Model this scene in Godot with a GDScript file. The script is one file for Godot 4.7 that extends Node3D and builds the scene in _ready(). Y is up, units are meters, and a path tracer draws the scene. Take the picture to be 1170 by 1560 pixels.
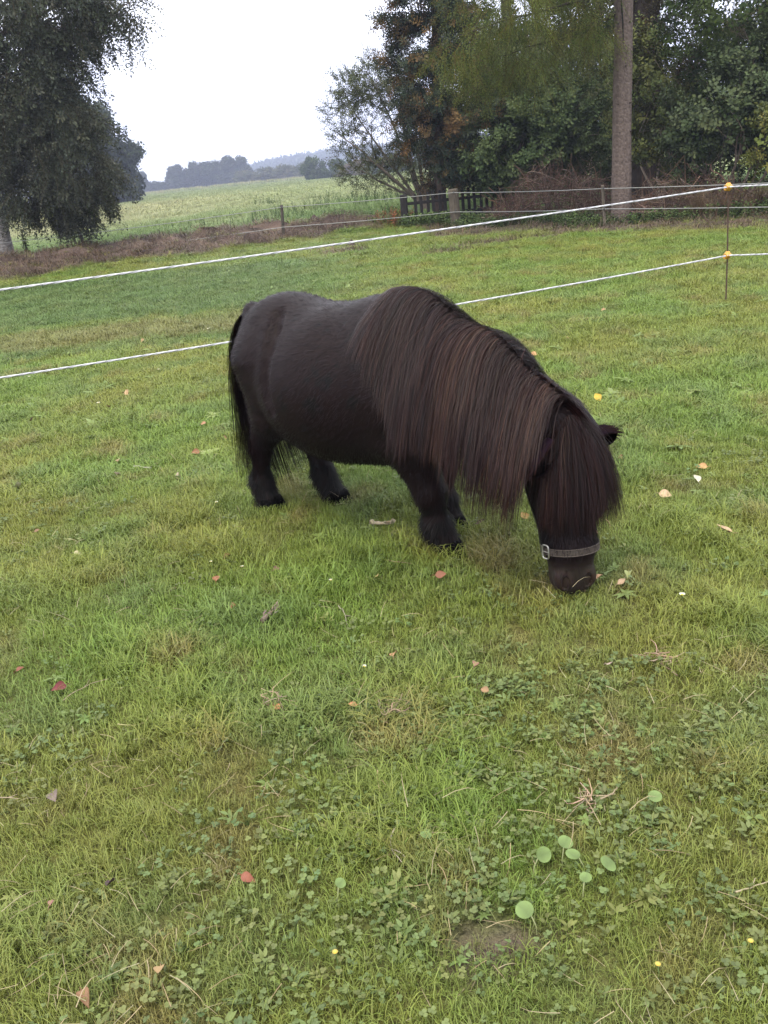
extends Node3D

# A black Shetland pony grazing on a lawn behind a rope fence; field, trees and a wooded hill beyond.

var rng := RandomNumberGenerator.new()
var wide_noise := FastNoiseLite.new()
var mid_noise := FastNoiseLite.new()
var fine_noise := FastNoiseLite.new()
var used_names := {}


# ---------------------------------------------------------------- mesh collecting

class MB:
	var v := PackedVector3Array()
	var n := PackedVector3Array()
	var c := PackedColorArray()
	var i := PackedInt32Array()

	func vert(p: Vector3, nn: Vector3, col: Color) -> int:
		v.append(p)
		n.append(nn)
		c.append(col)
		return v.size() - 1

	func tri(a: int, b: int, d: int) -> void:
		var f := (v[d] - v[a]).cross(v[b] - v[a])
		i.append(a)
		if f.dot(n[a] + n[b] + n[d]) >= 0.0:
			i.append(b)
			i.append(d)
		else:
			i.append(d)
			i.append(b)

	func quad(a: int, b: int, d: int, e: int) -> void:
		tri(a, b, d)
		tri(a, d, e)

	func tube(pts: PackedVector3Array, radii: PackedFloat32Array, sides: int, ca: Color, cb: Color, caps := true) -> void:
		var m := pts.size()
		var t := (pts[1] - pts[0]).normalized()
		var u := t.cross(Vector3.UP if absf(t.y) < 0.9 else Vector3.RIGHT).normalized()
		var start := v.size()
		for k in m:
			if k > 0:
				t = (pts[mini(k + 1, m - 1)] - pts[k - 1]).normalized()
				u = (u - t * u.dot(t)).normalized()
			var w := t.cross(u)
			var col := ca.lerp(cb, float(k) / float(m - 1))
			for s in sides:
				var a := TAU * s / sides
				var d := u * cos(a) + w * sin(a)
				vert(pts[k] + d * radii[k], d, col)
		for k in m - 1:
			for s in sides:
				var s2 := (s + 1) % sides
				var o := start + k * sides
				quad(o + s, o + s2, o + sides + s2, o + sides + s)
		if caps and sides > 2:
			for e in 2:
				var k := 0 if e == 0 else m - 1
				var d := (pts[0] - pts[1]).normalized() if e == 0 else (pts[m - 1] - pts[m - 2]).normalized()
				var col := ca if e == 0 else cb
				var mid := vert(pts[k], d, col)
				var ring := v.size()
				for s in sides:
					vert(v[start + k * sides + s], d, col)
				for s in sides:
					tri(mid, ring + s, ring + (s + 1) % sides)

	func ribbon(pts: PackedVector3Array, side: Vector3, nn: Vector3, w0: float, w1: float, ca: Color, cb: Color) -> void:
		var m := pts.size()
		var start := v.size()
		for k in m:
			var f := float(k) / float(m - 1)
			var w := lerpf(w0, w1, f * f)
			var col := ca.lerp(cb, f)
			if k == m - 1:
				vert(pts[k], nn, col)
			else:
				vert(pts[k] - side * w * 0.5, nn, col)
				vert(pts[k] + side * w * 0.5, nn, col)
		for k in m - 2:
			var o := start + k * 2
			quad(o, o + 1, o + 3, o + 2)
		tri(start + (m - 2) * 2, start + (m - 2) * 2 + 1, start + (m - 1) * 2)

	# an ovate leaf: base point, direction, upward face, folded along its midrib and curled
	func leaf(p: Vector3, d: Vector3, up: Vector3, ln: float, wd: float, fold: float, curl: float, col: Color, rows := 3) -> void:
		var s := d.cross(up).normalized()
		up = s.cross(d).normalized()
		var start := v.size()
		for k in rows + 1:
			var f := float(k) / rows
			var w := wd * 0.5 * sin(PI * pow(f, 0.75)) if k < rows else 0.0
			var cen := p + d * (ln * f) + up * (curl * ln * (f * f - 0.2 * f))
			var nn := (up - d * (curl * 2.0 * f)).normalized()
			vert(cen, nn, col)
			vert(cen - s * w + up * (fold * w), (nn + s * fold).normalized(), col)
			vert(cen + s * w + up * (fold * w), (nn - s * fold).normalized(), col)
		for k in rows:
			var o := start + k * 3
			quad(o, o + 1, o + 4, o + 3)
			quad(o, o + 3, o + 5, o + 2)

	func box(o: Transform3D, h: Vector3, col: Color, bev := 0.0) -> void:
		# a box whose long edges are cut off by bev
		for ax in 3:
			for sg in [-1.0, 1.0]:
				var d := Vector3.ZERO
				d[ax] = sg
				var a := Vector3.ZERO
				a[(ax + 1) % 3] = h[(ax + 1) % 3] - bev
				var b := Vector3.ZERO
				b[(ax + 2) % 3] = h[(ax + 2) % 3] - bev
				var cen := d * h[ax]
				var nn := (o.basis * d).normalized()
				var q := [cen - a - b, cen + a - b, cen + a + b, cen - a + b]
				var id := []
				for p in q:
					id.append(vert(o * p, nn, col))
				quad(id[0], id[1], id[2], id[3])
		if bev > 0.0:
			for ax in 3:
				var a1 := (ax + 1) % 3
				var a2 := (ax + 2) % 3
				for s1 in [-1.0, 1.0]:
					for s2 in [-1.0, 1.0]:
						var p1 := Vector3.ZERO
						p1[a1] = s1 * h[a1]
						p1[a2] = s2 * (h[a2] - bev)
						var p2 := Vector3.ZERO
						p2[a1] = s1 * (h[a1] - bev)
						p2[a2] = s2 * h[a2]
						var e := Vector3.ZERO
						e[ax] = h[ax] - bev
						var d := Vector3.ZERO
						d[a1] = s1
						d[a2] = s2
						var nn := (o.basis * d).normalized()
						quad(vert(o * (p1 - e), nn, col), vert(o * (p1 + e), nn, col), vert(o * (p2 + e), nn, col), vert(o * (p2 - e), nn, col))
			for sx in [-1.0, 1.0]:
				for sy in [-1.0, 1.0]:
					for sz in [-1.0, 1.0]:
						var sg := Vector3(sx, sy, sz)
						var nn := (o.basis * sg).normalized()
						var id := []
						for ax in 3:
							var p := sg * (h - Vector3.ONE * bev)
							p[ax] = sg[ax] * h[ax]
							id.append(vert(o * p, nn, col))
						tri(id[0], id[1], id[2])

	func lathe(o: Transform3D, prof: PackedVector2Array, sides: int, ca: Color, cb: Color) -> void:
		var start := v.size()
		var m := prof.size()
		for k in m:
			var tg := prof[mini(k + 1, m - 1)] - prof[maxi(k - 1, 0)]
			var nr := Vector2(tg.y, -tg.x).normalized()
			for s in sides + 1:
				var a := TAU * s / sides
				vert(o * Vector3(cos(a) * prof[k].x, prof[k].y, sin(a) * prof[k].x), (o.basis * Vector3(cos(a) * nr.x, nr.y, sin(a) * nr.x)).normalized(), ca.lerp(cb, float(k) / (m - 1)))
		for k in m - 1:
			for s in sides:
				var q := start + k * (sides + 1) + s
				quad(q, q + 1, q + sides + 2, q + sides + 1)

	func mesh(mat: Material = null) -> ArrayMesh:
		var am := ArrayMesh.new()
		var arr := []
		arr.resize(Mesh.ARRAY_MAX)
		arr[Mesh.ARRAY_VERTEX] = v
		arr[Mesh.ARRAY_NORMAL] = n
		arr[Mesh.ARRAY_COLOR] = c
		arr[Mesh.ARRAY_INDEX] = i
		am.add_surface_from_arrays(Mesh.PRIMITIVE_TRIANGLES, arr)
		if mat:
			am.surface_set_material(0, mat)
		return am


# ---------------------------------------------------------------- a smooth field of joints, meshed by surface nets

class Field:
	var kind := PackedInt32Array()      # 0 tapered capsule, 1 ellipsoid
	var p0 := PackedVector3Array()
	var p1 := PackedVector3Array()
	var il := PackedFloat32Array()
	var r0 := PackedFloat32Array()
	var dr := PackedFloat32Array()
	var kk := PackedFloat32Array()      # blend width; below zero it carves
	var bs: Array[Basis] = []

	func cone(a: Vector3, b: Vector3, ra: float, rb: float, k: float) -> void:
		kind.append(0)
		p0.append(a)
		p1.append(b - a)
		il.append(1.0 / maxf((b - a).length_squared(), 1e-9))
		r0.append(ra)
		dr.append(rb - ra)
		kk.append(k)
		bs.append(Basis.IDENTITY)

	func ball(c: Vector3, r: Vector3, k: float, b := Basis.IDENTITY) -> void:
		kind.append(1)
		p0.append(c)
		p1.append(Vector3.ONE / r)
		il.append(0.0)
		r0.append(minf(r.x, minf(r.y, r.z)))
		dr.append(0.0)
		kk.append(k)
		bs.append(b)

	func all() -> PackedInt32Array:
		return PackedInt32Array(range(kind.size()))

	func one(j: int, p: Vector3) -> float:
		var q := p - p0[j]
		if kind[j] == 0:
			var ax := p1[j]
			var t := clampf(q.dot(ax) * il[j], 0.0, 1.0)
			return (q - ax * t).length() - r0[j] - dr[j] * t
		var i1 := p1[j]
		var a := (q * bs[j]) * i1
		var k0 := a.length()
		if k0 < 1e-4:
			return -r0[j]
		return k0 * (k0 - 1.0) / (a * i1).length()

	func at(p: Vector3, act: PackedInt32Array) -> float:
		var d := 100.0
		for j in act:
			var e := one(j, p)
			var k := kk[j]
			if k > 0.0:
				var h := k - absf(d - e)
				d = minf(d, e)
				if h > 0.0:
					d -= h * h * 0.25 / k
			else:
				k = -k
				var h := k - absf(d + e)
				d = maxf(d, -e)
				if h > 0.0:
					d += h * h * 0.25 / k
		return d

	func grad(p: Vector3, act: PackedInt32Array, e := 0.006) -> Vector3:
		var d := at(p, act)
		return Vector3(at(p + Vector3(e, 0, 0), act) - d, at(p + Vector3(0, e, 0), act) - d, at(p + Vector3(0, 0, e), act) - d).normalized()


func surface_nets(f: Field, lo: Vector3, hi: Vector3, cell: float, mb: MB, col: Color) -> void:
	var nb := Vector3i(((hi - lo) / (cell * 8.0)).ceil())
	var sx := nb.x * 8 + 1
	var sy := nb.y * 8 + 1
	var sz := nb.z * 8 + 1
	var sxy := sx * sy
	var g := PackedFloat32Array()
	g.resize(sxy * sz)
	g.fill(9.0)
	var half := cell * 4.0 * 1.7321
	var every := f.all()
	var blocks: Array[Vector3i] = []
	for bz in nb.z:
		for by in nb.y:
			for bx in nb.x:
				var ctr := lo + Vector3(bx * 8 + 4, by * 8 + 4, bz * 8 + 4) * cell
				var ds := PackedFloat32Array()
				var best := 1e9
				for j in every:
					var e := f.one(j, ctr)
					ds.append(e)
					if f.kk[j] > 0.0:
						best = minf(best, e)
				if best > half * 1.6 + 0.06:
					continue
				if absf(f.at(ctr, every)) > half * 1.5 + 0.01:
					continue
				var act := PackedInt32Array()
				for j in every:
					if ds[j] < best + half * 2.6 + absf(f.kk[j]):
						act.append(j)
				blocks.append(Vector3i(bx, by, bz) * 8)
				for z in range(bz * 8, bz * 8 + 9):
					for y in range(by * 8, by * 8 + 9):
						var o := z * sxy + y * sx
						for x in range(bx * 8, bx * 8 + 9):
							if g[o + x] == 9.0:
								g[o + x] = f.at(lo + Vector3(x, y, z) * cell, act)
	var idx := PackedInt32Array()
	idx.resize(sxy * sz)
	idx.fill(-1)
	var off := PackedInt32Array([0, 1, sx, sx + 1, sxy, sxy + 1, sxy + sx, sxy + sx + 1])
	var ed := [[0, 1], [2, 3], [4, 5], [6, 7], [0, 2], [1, 3], [4, 6], [5, 7], [0, 4], [1, 5], [2, 6], [3, 7]]
	var corner := [Vector3(0, 0, 0), Vector3(1, 0, 0), Vector3(0, 1, 0), Vector3(1, 1, 0), Vector3(0, 0, 1), Vector3(1, 0, 1), Vector3(0, 1, 1), Vector3(1, 1, 1)]
	var cells := PackedInt32Array()
	for b in blocks:
		for z in range(b.z, b.z + 8):
			for y in range(b.y, b.y + 8):
				for x in range(b.x, b.x + 8):
					var o := z * sxy + y * sx + x
					var neg := 0
					for k in 8:
						if g[o + off[k]] < 0.0:
							neg += 1
					if neg == 0 or neg == 8:
						continue
					var s := Vector3.ZERO
					var m := 0
					for e in ed:
						var g0 := g[o + off[e[0]]]
						var g1 := g[o + off[e[1]]]
						if (g0 < 0.0) != (g1 < 0.0):
							var ca: Vector3 = corner[e[0]]
							s += ca.lerp(corner[e[1]], g0 / (g0 - g1))
							m += 1
					var nn := Vector3(
						g[o + off[1]] - g[o] + g[o + off[3]] - g[o + off[2]] + g[o + off[5]] - g[o + off[4]] + g[o + off[7]] - g[o + off[6]],
						g[o + off[2]] - g[o] + g[o + off[3]] - g[o + off[1]] + g[o + off[6]] - g[o + off[4]] + g[o + off[7]] - g[o + off[5]],
						g[o + off[4]] - g[o] + g[o + off[5]] - g[o + off[1]] + g[o + off[6]] - g[o + off[2]] + g[o + off[7]] - g[o + off[3]])
					idx[o] = mb.vert(lo + (Vector3(x, y, z) + s / m) * cell, nn.normalized(), col)
					cells.append(o)
	var step := PackedInt32Array([1, sx, sxy])
	for o in cells:
		for ax in 3:
			if (g[o] < 0.0) == (g[o + step[ax]] < 0.0):
				continue
			var p := step[(ax + 1) % 3]
			var q := step[(ax + 2) % 3]
			if o - p - q < 0:
				continue
			var a := idx[o - p]
			var b := idx[o - p - q]
			var d := idx[o - q]
			if a >= 0 and b >= 0 and d >= 0:
				mb.quad(idx[o], a, b, d)


# ---------------------------------------------------------------- naming, materials, nodes

func numbered(called: String) -> String:
	var k: int = used_names.get(called, 0)
	used_names[called] = k + 1
	return called if k == 0 else "%s_%03d" % [called, k]


func tag(o: Node3D, label := "", category := "", group := "", kind := "") -> Node3D:
	if label:
		o.set_meta("label", label)
	if category:
		o.set_meta("category", category)
	if group:
		o.set_meta("group", group)
	if kind:
		o.set_meta("kind", kind)
	return o


func base(called: String, at: Vector3, label: String, category: String, group := "") -> Node3D:
	var o := Node3D.new()
	o.name = numbered(called)
	add_child(o, true)
	o.position = at
	tag(o, label, category, group)
	return o


func part(called: String, mesh: Mesh, parent: Node3D) -> MeshInstance3D:
	var o := MeshInstance3D.new()
	o.name = numbered(called) if parent == self else called
	o.mesh = mesh
	parent.add_child(o, true)
	return o


func scatter(called: String, mesh: Mesh, where: Array[Transform3D], tint: PackedColorArray, parent: Node3D, label := "", category := "") -> MultiMeshInstance3D:
	var mm := MultiMesh.new()
	mm.transform_format = MultiMesh.TRANSFORM_3D
	mm.use_colors = true
	mm.mesh = mesh
	mm.instance_count = where.size()
	for k in where.size():
		mm.set_instance_transform(k, where[k])
		mm.set_instance_color(k, tint[k])
	var o := MultiMeshInstance3D.new()
	o.name = numbered(called) if parent == self else called
	o.multimesh = mm
	parent.add_child(o, true)
	o.set_meta("kind", "stuff")
	tag(o, label, category)
	return o


func lin(r: float, g: float, b: float) -> Color:
	return Color(r, g, b).linear_to_srgb()


func tinted(rough: float, spec := 0.5, back := 0.0, rim := 0.0) -> StandardMaterial3D:
	var m := StandardMaterial3D.new()
	m.vertex_color_use_as_albedo = true
	m.roughness = rough
	m.metallic_specular = spec
	m.cull_mode = BaseMaterial3D.CULL_DISABLED
	if back > 0.0:
		m.backlight_enabled = true
		m.backlight = Color(back, back, back)
	if rim > 0.0:
		m.rim_enabled = true
		m.rim = rim
		m.rim_tint = 0.3
	return m


func noise_texture(freq: float, size := 512, oct := 5, kind := FastNoiseLite.TYPE_SIMPLEX_SMOOTH, sd := 1) -> NoiseTexture2D:
	var f := FastNoiseLite.new()
	f.noise_type = kind
	f.frequency = freq
	f.fractal_octaves = oct
	f.seed = sd
	var t := NoiseTexture2D.new()
	t.width = size
	t.height = size
	t.seamless = true
	t.noise = f
	return t


# a colour with mottling and relief, laid on from the world's or the thing's own axes
func rough_material(dark: Color, light: Color, scale: Vector3, relief: float, rough := 0.9, sd := 1) -> StandardMaterial3D:
	var m := StandardMaterial3D.new()
	var t := noise_texture(0.012, 512, 5, FastNoiseLite.TYPE_SIMPLEX_SMOOTH, sd)
	var gr := Gradient.new()
	gr.set_color(0, dark.linear_to_srgb())
	gr.set_color(1, light.linear_to_srgb())
	t.color_ramp = gr
	m.albedo_texture = t
	m.heightmap_enabled = relief > 0.0
	m.heightmap_texture = noise_texture(0.02, 512, 5, FastNoiseLite.TYPE_SIMPLEX_SMOOTH, sd + 7)
	m.heightmap_scale = relief
	m.uv1_triplanar = true
	m.uv1_scale = scale
	m.roughness = rough
	m.metallic_specular = 0.3
	return m


func vary(c: Color, a: float) -> Color:
	var f := 1.0 + rng.randf_range(-a, a)
	return Color(c.r * f * (1.0 + rng.randf_range(-a, a) * 0.4), c.g * f, c.b * f * (1.0 + rng.randf_range(-a, a) * 0.4))


func ball_point() -> Vector3:
	while true:
		var p := Vector3(rng.randf_range(-1, 1), rng.randf_range(-1, 1), rng.randf_range(-1, 1))
		if p.length_squared() <= 1.0:
			return p
	return Vector3.ZERO


func smooth(a: float, b: float, x: float) -> float:
	return smoothstep(a, b, x)


# ---------------------------------------------------------------- the scene

func _ready() -> void:
	rng.seed = 20240
	wide_noise.seed = 3
	wide_noise.frequency = 0.22
	mid_noise.seed = 11
	mid_noise.frequency = 0.9
	fine_noise.seed = 5
	fine_noise.frequency = 3.2

	var cam := Camera3D.new()
	cam.name = "camera"
	cam.fov = 60.0
	cam.near = 0.05
	cam.far = 4000.0
	add_child(cam)
	# eye height 1.4 m, tipped 21.2 degrees down and rolled 5.7 degrees
	cam.transform = Transform3D(Basis.from_euler(Vector3(deg_to_rad(-21.194), 0, 0)) * Basis(Vector3(0, 0, 1), deg_to_rad(-5.7)), Vector3(0, 1.4, 0))

	var env := Environment.new()
	env.background_mode = Environment.BG_SKY
	var sky := Sky.new()
	var sm := ProceduralSkyMaterial.new()
	sm.sky_top_color = lin(0.83, 0.84, 0.87)
	sm.sky_horizon_color = lin(0.93, 0.94, 0.97)
	sm.sky_curve = 0.25
	sm.ground_horizon_color = lin(0.30, 0.33, 0.22)
	sm.ground_bottom_color = lin(0.08, 0.10, 0.04)
	sky.sky_material = sm
	env.sky = sky
	env.background_energy_multiplier = 1.0
	env.tonemap_mode = Environment.TONE_MAPPER_LINEAR
	env.tonemap_exposure = 4.5
	env.sdfgi_enabled = true
	env.ssao_enabled = true
	env.ssil_enabled = true
	env.fog_enabled = true
	env.fog_density = 0.0008
	env.fog_light_color = Color(0.82, 0.86, 1.0)
	var we := WorldEnvironment.new()
	we.name = "world_environment"
	we.environment = env
	add_child(we)

	var sun := DirectionalLight3D.new()
	sun.name = "overcast_sun"
	sun.light_energy = 0.35
	sun.light_angular_distance = 25.0
	sun.light_color = Color(1.0, 0.97, 0.92)
	sun.shadow_enabled = true
	add_child(sun)
	sun.rotation_degrees = Vector3(-62, -25, 0)

	build_ground()
	build_hill()
	build_field_edge()
	build_left_trees()
	build_right_wood()
	build_far_fence()
	build_rope_fence()
	build_pony()
	build_lawn()
	build_bits()


# ---------------------------------------------------------------- the pony

# Its own axes: x towards its chest, y up, z towards its right side. The origin lies on the ground between the hind hooves.
const PONY_AT := Vector3(-0.477, 0.0, -3.918)
const FACE_OUT := Vector3(0.74, 0.0, 0.67)     # the way its forehead looks
const FACE_SIDE := Vector3(0.67, 0.0, -0.74)   # towards its left ear
const POLL := Vector3(1.592, 0.518, 0.124)
const COAT := Color(0.0078, 0.0045, 0.0055)

var nose_way := Vector3.ZERO                   # down the face, from poll to muzzle
var face_up := Vector3.ZERO                    # out of the face


func face(t: float, f: float, l: float) -> Vector3:
	return POLL + nose_way * t + face_up * f + FACE_SIDE.normalized() * l


func build_pony() -> void:
	var a := Vector3(0.73, 0, 0.68).normalized()
	var pony := base("pony", PONY_AT, "black shaggy pony with long reddish brown mane grazing on the lawn", "pony")
	pony.transform = Transform3D(Basis(a, Vector3.UP, a.cross(Vector3.UP)), PONY_AT)
	var fo := FACE_OUT.normalized()
	nose_way = (Vector3.DOWN + fo * 0.13).normalized()
	face_up = (fo + Vector3.UP * 0.13).normalized()

	var f := Field.new()
	# trunk
	f.ball(Vector3(0.55, 0.600, 0.01), Vector3(0.45, 0.322, 0.325), 0.05)
	f.ball(Vector3(0.230, 0.70, 0.0), Vector3(0.27, 0.255, 0.225), 0.09)
	f.ball(Vector3(0.86, 0.62, 0.0), Vector3(0.27, 0.30, 0.25), 0.12)
	f.cone(Vector3(0.74, 0.83, 0), Vector3(0.92, 0.855, 0), 0.09, 0.09, 0.12)
	f.cone(Vector3(0.0, 0.86, 0), Vector3(-0.045, 0.81, 0), 0.05, 0.035, 0.06)
	var trunk := f.all()
	# neck
	f.cone(Vector3(0.88, 0.66, 0.0), Vector3(1.20, 0.63, 0.03), 0.245, 0.195, 0.10)
	f.cone(Vector3(1.20, 0.63, 0.03), Vector3(1.52, 0.52, 0.12), 0.19, 0.13, 0.06)
	# hind legs: thigh, gaskin, cannon, fetlock, pastern; the near one first
	for s in 2:
		var z := 1.0 if s == 0 else -1.0
		var dx := 0.0 if s == 0 else 1.0
		var hip := Vector3(0.192 + 0.03 * dx, 0.68, 0.10 * z)
		var stifle := Vector3(0.215 + 0.13 * dx, 0.47, 0.13 * z)
		var hock := Vector3(0.045 + 0.11 * dx, 0.29, 0.11 * z)
		var fet := Vector3(0.008 + 0.202 * dx, 0.12, 0.10 * z)
		var toe := Vector3(0.035 + 0.226 * dx, 0.03, 0.10 * z)
		f.cone(hip, stifle, 0.165, 0.105, 0.03)
		f.cone(stifle + Vector3(-0.03, 0.0, -0.01 * z), hock, 0.10, 0.048, 0.05)
		f.cone(hock + Vector3(-0.03, 0.03, 0), hock, 0.028, 0.042, 0.03)
		f.cone(hock, fet, 0.043 + 0.012 * dx, 0.039 + 0.008 * dx, 0.03)
		f.ball(fet + Vector3(-0.008, 0.0, 0), Vector3(0.056, 0.05, 0.052), 0.03)
		f.cone(fet, toe, 0.046, 0.056, 0.03)
	# forelegs
	for s in 2:
		var z := 1.0 if s == 0 else -1.0
		var dx := 0.0 if s == 0 else -0.14
		var elbow := Vector3(0.935 + dx * 0.4, 0.46, 0.14 * z)
		var knee := Vector3(1.015 + dx, 0.245, 0.125 * z)
		var fet := Vector3(1.025 + dx, 0.11, 0.11 * z)
		var toe := Vector3(1.05 + dx, 0.03, 0.105 * z)
		f.cone(elbow + Vector3(0, 0.12, -0.02 * z), elbow, 0.15, 0.10, 0.08)
		f.cone(elbow, knee, 0.10, 0.060, 0.04)
		f.ball(knee, Vector3(0.060, 0.06, 0.058), 0.03)
		f.cone(knee, fet, 0.050, 0.048, 0.03)
		f.ball(fet + Vector3(-0.008, 0.0, 0), Vector3(0.06, 0.052, 0.055), 0.03)
		f.cone(fet, toe, 0.05, 0.06, 0.03)
	# the fold of the flank, on both sides
	for z: float in [1.0, -1.0]:
		var fold := [Vector3(0.318, 0.885, 0.14), Vector3(0.345, 0.836, 0.200), Vector3(0.355, 0.78, 0.252), Vector3(0.353, 0.712, 0.285), Vector3(0.355, 0.65, 0.299), Vector3(0.368, 0.60, 0.303), Vector3(0.390, 0.545, 0.300)]
		for k in 6:
			var r := 0.006 + 0.011 * sin(PI * (k + 0.5) / 6.0)
			f.cone(fold[k] * Vector3(1, 1, z), fold[k + 1] * Vector3(1, 1, z), r, r, -0.045)
	var low := f.all()
	# head
	var hb := Basis(FACE_SIDE.normalized(), nose_way, face_up)
	var h := Field.new()
	for g in [f, h]:
		g.ball(face(0.10, -0.025, 0), Vector3(0.115, 0.14, 0.115), 0.06, hb)
		g.cone(face(0.10, -0.01, 0), face(0.35, -0.005, 0), 0.112, 0.080, 0.06)
		g.cone(face(0.35, -0.005, 0), face(0.42, -0.008, 0), 0.080, 0.064, 0.04)
		g.ball(face(0.19, -0.075, 0), Vector3(0.095, 0.15, 0.10), 0.05, hb)
		g.ball(face(0.462, -0.006, 0), Vector3(0.072, 0.068, 0.060), 0.04, hb)
	h.ball(face(0.50, -0.05, 0), Vector3(0.045, 0.04, 0.035), 0.03, hb)
	for s: float in [-1.0, 1.0]:
		h.ball(face(0.452, 0.036, 0.044 * s), Vector3(0.026, 0.036, 0.020), 0.020, hb)
		h.ball(face(0.20, 0.055, 0.088 * s), Vector3(0.02, 0.035, 0.03), 0.03, hb)
		h.ball(face(0.466, 0.058, 0.040 * s), Vector3(0.012, 0.026, 0.024), -0.008, hb)
	h.ball(face(0.523, 0.012, 0.0), Vector3(0.05, 0.004, 0.05), -0.008, hb)

	var coat := tinted(0.5, 0.20, 0.0, 0.02)
	var mb := MB.new()
	surface_nets(f, Vector3(-0.25, -0.02, -0.42), Vector3(1.85, 1.02, 0.46), 0.0125, mb, COAT)
	var body_count := mb.v.size()
	surface_nets(h, Vector3(1.40, -0.02, -0.14), Vector3(1.88, 0.72, 0.40), 0.0055, mb, COAT)
	# greyer, velvety muzzle and dusty lower legs
	for k in mb.v.size():
		var p := mb.v[k]
		var t := (p - POLL).dot(nose_way)
		var lump := 1.0 + 0.18 * fine_noise.get_noise_3dv(p * 3.0)
		var cc := COAT
		if p.x > 1.3 and t > 0.25:
			cc = cc.lerp(Color(0.024, 0.0185, 0.015), smooth(0.36, 0.43, t))
		elif p.y < 0.2 and p.x < 1.3:
			cc = cc.lerp(Color(0.0075, 0.0068, 0.0062), 0.7)
		else:
			cc = cc.lerp(Color(0.0104, 0.0058, 0.0066), clampf(0.5 + 0.6 * mid_noise.get_noise_3dv(p * 2.0), 0, 1) * 0.5)
		mb.c[k] = cc * lump
	part("body", mb.mesh(coat), pony)

	# short coat hair, lying back and down
	var hair := MB.new()
	hair.ribbon(PackedVector3Array([Vector3(0, 0, 0), Vector3(0, 0.003, 0.011), Vector3(0, 0.002, 0.024)]), Vector3.RIGHT, Vector3.UP, 0.0020, 0.0008, Color.WHITE, Color.WHITE)
	var where: Array[Transform3D] = []
	var tint := PackedColorArray()
	for k in 110000:
		var o := rng.randi() % mb.v.size()
		if o >= body_count and rng.randf() < 0.6:
			continue
		var p := mb.v[o] + Vector3(rng.randf_range(-1, 1), rng.randf_range(-1, 1), rng.randf_range(-1, 1)) * 0.005
		var nn := mb.n[o]
		var flow := Vector3(-0.8, -0.7, 0)
		var t := (mb.v[o] - POLL).dot(nose_way)
		if p.x > 0.33 and p.x < 0.40 and p.y > 0.53 and p.y < 0.88 and absf(p.z) > 0.15 and rng.randf() < 0.55:
			continue
		if p.x > 1.38:
			if t > 0.36:
				continue
			flow = nose_way
		elif p.y < 0.42:
			flow = Vector3(-0.25, -1, 0)
		flow += Vector3(rng.randf_range(-1, 1), rng.randf_range(-1, 1), rng.randf_range(-1, 1)) * 0.22 + Vector3(mid_noise.get_noise_3dv(p * 4.0), mid_noise.get_noise_3dv(p * 4.0 + Vector3(9, 0, 0)), mid_noise.get_noise_3dv(p * 4.0 + Vector3(0, 9, 0))) * 0.5
		flow = (flow - nn * flow.dot(nn)).normalized()
		var z := (flow + nn * rng.randf_range(0.08, 0.42 if p.y < 0.8 else 0.26)).normalized()
		var x := nn.cross(z).normalized()
		var y := z.cross(x)
		var ln := rng.randf_range(0.7, 1.3)
		if p.y < 0.16 and p.x < 1.3:
			ln *= 1.6
		where.append(Transform3D(Basis(x, y * ln, z * ln), p - nn * 0.003))
		var cc := vary(mb.c[o], 0.3)
		tint.append(cc * rng.randf_range(0.6, 1.5))
	scatter("short_coat_hair", hair.mesh(coat), where, tint, pony)

	build_whiskers(pony, h)
	build_hooves(pony)
	build_ears(pony)
	build_eyes(pony)
	var act := PackedInt32Array()
	for j in f.kind.size():
		if j < trunk.size() + 2 or (j >= low.size() - 24 and f.kk[j] > 0.0) or j >= low.size():
			act.append(j)
	build_mane(pony, f, act)
	build_forelock(pony, f, act)
	build_tail(pony, f)
	build_caught_straws(pony)
	build_fetlock_hair(pony)
	build_halter(pony, h)


func hair_material() -> StandardMaterial3D:
	var m := tinted(0.42, 0.24, 0.0, 0.0)
	return m


func hair_colour(warm: float) -> Color:
	var dark := Color(0.0052, 0.0032, 0.0034)
	var brown := Color(0.0175, 0.0088, 0.0082)
	var red := Color(0.0440, 0.0215, 0.0145)
	var t := clampf(0.43 + 0.20 * rng.randfn() + 0.75 * (warm - 0.4), 0.0, 1.0)
	var c := dark.lerp(brown, minf(t * 1.6, 1.0))
	return vary(c.lerp(red, smooth(0.62, 1.0, t)), 0.15)


# one lock of hair let down from a root: it follows the body it lies on and then hangs
func let_down(f: Field, act: PackedInt32Array, p: Vector3, way: Vector3, ln: float, steps: int, lift: float, lean: Vector3, keep := 0.72) -> PackedVector3Array:
	var pts := PackedVector3Array([p])
	var st := ln / steps
	var v := way.normalized()
	for k in steps:
		v = (v * keep + (Vector3.DOWN + lean) * (1.0 - keep)).normalized()
		p += v * st
		var d := f.at(p, act)
		if d < lift:
			var g := f.grad(p, act)
			p += g * (lift - d)
			v = (p - pts[k]).normalized()
			p = pts[k] + v * st
		pts.append(p)
	return pts


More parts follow.
